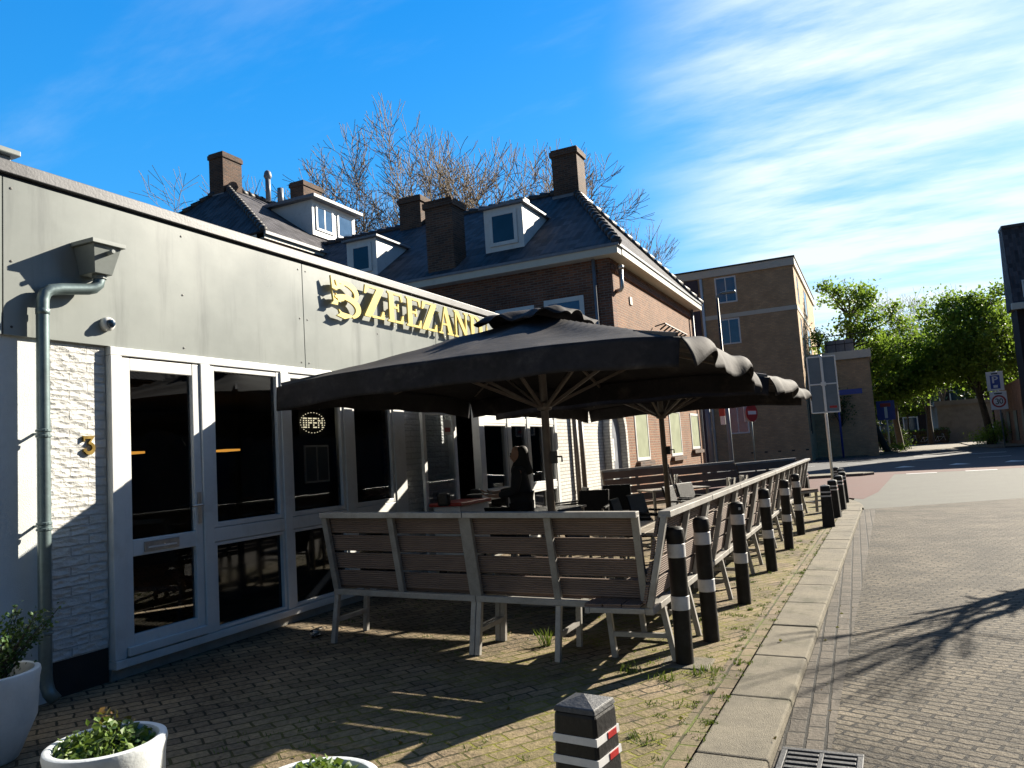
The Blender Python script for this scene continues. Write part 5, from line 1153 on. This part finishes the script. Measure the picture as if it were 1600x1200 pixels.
shrub('bright green shrub at the foot of the largest street tree', (8.3, 74.3, 0), 1.5, 1.3, 1100, 1); shrub('low green plants at the foot of the dead end sign', (.9, 68.2, 0), 1.1, .6, 700, 2, ls=.13)
shrub('second bright shrub beside the parked car', (9.9, 76.5, 0), 1.1, 1.8, 900, 3); shrub('dark shrub beside the trunk left of the side street', (1.9, 79, 0), .9, 1.8, 900, 4, 'leaf_dark')
shrub('plant hanging over the terrace railing of the annex', (-3.2, 61.7, 8.2), .8, 1.4, 500, 5); shrub('climbing plant on the shaded brick annex wall', (-2.2, 61.6, 2.2), .9, 2.4, 500, 6, 'leaf_dark')
hd = MB(); rnd = random.Random(4); cs = []
for i in range(2600): cs.append(((-.2+rnd.random()*7.5, 96+rnd.random()*1.0, rnd.random()**.6*1.6), .3+.5*rnd.random()))
hg = thing('hedge', 'dark clipped hedge behind the parked bicycles', 'hedge', (3.5, 96.5, 0)); MB().box(-3.6, 3.6, -.35, .35, 0, 1.45).build('core', 'bark_dark', hg); lq = leaf_quads(cs, .2, rnd); lq.build('leaves', 'leaf_dark', hg, True, fix=False)
def bike():
    t = thing('bicycle', '', 'bicycle', group='bicycles parked before the hedge')
    for x in (-.52, .52): MB().tube([(x+.33*math.cos(R(a)), 0, .34+.33*math.sin(R(a))) for a in range(0, 361, 30)], .022, 6, cap=False).build('wheel', 'rubber', t)
    m = MB()
    for a, b in (((-.52, 0, .34), (-.12, 0, .30)), ((-.12, 0, .30), (-.25, 0, .85)), ((-.25, 0, .80), (.36, 0, .78)), ((.36, 0, .78), (-.12, 0, .30)), ((-.52, 0, .34), (-.25, 0, .8)), ((.52, 0, .34), (.34, 0, 1.0))): m.tube([a, b], .018, 5)
    m.build('frame', 'steel', t); MB().tube([(.28, -.28, 1.02), (.36, 0, 1.02), (.28, .28, 1.02)], .016, 5).build('handlebar', 'steel', t); MB().box(-.38, -.14, -.07, .07, .86, .92).build('saddle', 'rubber', t, bevel=.02)
    return t
bk = bike()
for i in range(5):
    o = bk if i == 0 else clone(bk); o.location = (.8+i*1.35, 94.8, ZR+.012); o.rotation_euler = (R(6), 0, R((8, -12, 20, -5, 14)[i])); o['label'] = 'bicycle parked before the dark hedge, %s from the left' % ORD[i]
car = thing('parked_car', 'white car parked behind the shrub beside the low brick wing', 'car', (10.6, 84, .03), R(95))
prof = [(-2.0, .35), (-2.05, .75), (-1.9, .95), (-1.2, 1.02), (-.55, 1.42), (.85, 1.45), (1.55, 1.0), (2.0, .9), (2.05, .4)]
MB().prism(prof, lambda u, v, d: (u, d, v), -.85, .85).build('body', 'car_white', car, bevel=.08)
MB().prism([(-1.1, 1.03), (-.55, 1.37), (.8, 1.39), (1.35, 1.03)], lambda u, v, d: (u, d, v), -.858, .858).build('side_window', 'glass_house', car)
MB().hexa([(-1.2, -.72, 1.04), (-1.2, .72, 1.04), (-.6, .66, 1.41), (-.6, -.66, 1.41), (-1.23, -.72, 1.05), (-1.23, .72, 1.05), (-.63, .66, 1.43), (-.63, -.66, 1.43)]).build('windscreen', 'glass_house', car)
for sx in (-1.25, 1.25):
    for sy in (-.80, .80): MB().lathe([(.2, -.1), (.32, -.1), (.32, .1), (.2, .1)], 20).xf(Matrix.Translation((sx, sy, .32)) @ Matrix.Rotation(R(90), 4, 'X')).build('wheel', 'rubber', car)

# ------------------------------------------------------------------ signs and lamps
def face_cam(x, y, extra=0): return math.atan2(y, x)-R(90)+R(extra)
bs = thing('sign_panel', 'grey back of a tall framed road sign beside the square bollards', 'road sign', (-1.12, 21.6, 0), R(12))
shade_auto(MB().tube([(0, 0, -.05), (0, 0, 3.72)], .035, 12).build('post', 'sign_white', bs))
MB().box(-.345, .345, -.062, -.052, 2.22, 3.66).build('panel', 'sign_back', bs)
m = MB()
for x in (-.355, .325): m.box(x, x+.03, -.075, -.045, 2.2, 3.68)
m.box(-.03, .03, -.09, -.063, 2.23, 3.65)
for z in (2.19, 2.93, 3.65): m.box(-.324, .324, -.074, -.046, z, z+.035)
m.box(-.06, .06, -.10, -.04, 2.9, 3.0); m.build('frame', 'sign_white', bs, bevel=.004)
MB().box(.10, .28, -.064, -.0625, 2.31, 2.37).build('sticker', 'red_refl', bs)
ts = thing('dead_end_sign', 'blue dead end sign with white T and red bar on a grey post', 'road sign', (.92, 69.0, 0), R(-4))
shade_auto(MB().tube([(0, 0, -.05), (0, 0, 3.9)], .06, 10).build('post', 'sign_white', ts))
b = MB().box(-.66, .66, -.10, -.07, 2.55, 4.1).build('plate', 'blue_sign', ts, bevel=.02)
MB().box(-.11, .11, -.108, -.101, 2.7, 3.6).build('white_stem', 'sign_white', b); MB().box(-.38, .38, -.108, -.101, 3.61, 3.9).build('red_bar', 'red', b)
pz = thing('zone_sign', 'post with white P parking zone plate above a white 30 speed zone plate', 'road sign', (8.39, 66, .03), R(-8)); pz.scale = (.9, .9, .9)
shade_auto(MB().tube([(0, 0, -.05), (0, 0, 6.1)], .06, 10).build('post', 'sign_back', pz))
b = MB().box(-.72, .46, -.10, -.07, 4.5, 6.05).build('parking_plate', 'sign_white', pz, bevel=.02)
MB().box(-.47, .21, -.106, -.1005, 4.65, 5.75).build('blue_field', 'blue_sign', b)
m = MB(); strokes(m, [[(.0, 0), (.2, 0), (.2, 1), (.0, 1)], arcpoly(.3, .72, .28, .20, .16, 95, -95, 12), [(.21, .92), (.32, .92), (.32, 1.0), (.21, 1.0)], [(.21, .44), (.32, .44), (.32, .52), (.21, .52)]], lambda u, v, d: (-.32+u*.62, -.107-d, 5.12+v*.55), 0, .004); m.build('letter_p', 'sign_white', b)
MB().box(-.28, .02, -.1105, -.107, 4.74, 4.95).build('card_symbol', 'sign_white', b); MB().box(-.35, .09, -.104, -.1005, 5.83, 5.93).build('zone_text', 'sign_black', b)
b = MB().box(-.62, .56, -.10, -.07, 2.95, 4.42).build('speed_plate', 'sign_white', pz, bevel=.02)
m = MB(); m.prism(arcpoly(0, 0, .44, .44, .13, 0, 359.5, 40), lambda u, v, d: (-.03+u, -.101-d, 3.62+v), 0, .005); m.build('red_ring', 'red', b)
m = MB(); strokes(m, [arcpoly(-.14, .11, .10, .09, .07, 150, -90, 10), arcpoly(-.14, -.10, .11, .11, .07, 90, -150, 10), arcpoly(.16, 0, .10, .19, .07, 0, 359, 20)], lambda u, v, d: (-.03+u, -.101-d, 3.62+v), 0, .004); m.build('number_30', 'sign_black', b)
MB().box(-.3, .24, -.104, -.1005, 4.2, 4.3).build('zone_text', 'sign_black', b)
def lamp(label, loc, h, arm, rz, group='street lamps'):
    t = thing('street_lamp', label, 'street lamp', loc, rz, group); shade_auto(MB().tube([(0, 0, -.1), (0, 0, h*.3), (0, 0, h)], [.10, .08, .055], 12).build('post', 'sign_black', t))
    shade_auto(MB().tube([(0, 0, h-.05), (0, 0, h+.1), (arm*.35, 0, h+.22), (arm, 0, h+.22)], .04, 8).build('arm', 'zinc', t)); MB().box(arm-.1, arm+.55, -.14, .14, h+.15, h+.27).build('lamp_head', 'zinc', t, bevel=.05); return t
lamp('street lamp with short arm standing before the apartment block', (-6.35, 38, ZR), 8.7, .35, 0); lamp('street lamp with curved arm beside the zone sign', (9.6, 80, 0), 9.3, -2.4, 0)
ne = thing('no_entry_sign', 'round red no entry sign turned almost edge on, on a thin grey post', 'road sign', (-5.15, 37, ZR), R(62))
shade_auto(MB().tube([(0, 0, 0), (0, 0, 3.4)], .04, 10).build('post', 'zinc', ne)); MB().lathe([(0, 0), (.42, 0), (.42, .03), (0, .03)], 28).xf(Matrix.Translation((0, -.05, 2.95)) @ Matrix.Rotation(R(90), 4, 'X')).build('disc', 'red', ne); MB().box(-.3, .3, -.088, -.081, 2.87, 3.03).build('white_bar', 'sign_white', ne)
MB().box(-.4, .4, .06, .08, 2.55, 3.4).build('white_back_plate', 'sign_white', ne)
bn = thing('striped_post', 'dark post carrying a red and white banner before the apartment block', 'post', (-6.2, 37, ZR), 0); shade_auto(MB().tube([(0, 0, 0), (0, 0, 4.2)], .10, 10).build('post', 'sign_back', bn)); MB().box(-.38, -.12, -.02, .02, 2.9, 3.5).build('red_banner', 'red', bn); MB().box(-.34, -.12, -.024, .024, 2.5, 2.9).build('white_banner', 'sign_white', bn)
dk = thing('dark_post', 'thick dark steel post left of the striped post', 'post', (-7.1, 37, ZR), 0); shade_auto(MB().tube([(0, 0, 0), (0, 0, 4.0)], .13, 10).build('post', 'sign_back', dk)); MB().box(.13, .18, -.05, .05, .2, 3.8).build('metal_strip', 'zinc', dk)
cb = thing('utility_cabinet', 'pale blue grey utility cabinet at the end of the corner house wall', 'cabinet', (-8.6, 38.5, ZR), 0); MB().box(-.45, .45, -.2, .2, .0, 2.0).build('housing', 'sign_back', cb, bevel=.03); MB().box(-.48, .48, -.23, .23, 2.001, 2.08).build('lid', 'lead', cb, bevel=.02)
np_ = thing('street_name_post', 'dark blue street name sign on a dark post before the annex wall', 'street sign', (-2.15, 57.6, .03), R(0)); shade_auto(MB().tube([(0, 0, 0), (0, 0, 5.3)], .07, 10).build('post', 'blue_sign', np_)); MB().box(.0, 1.6, -.03, .03, 4.3, 4.65).build('plate', 'blue_sign', np_)
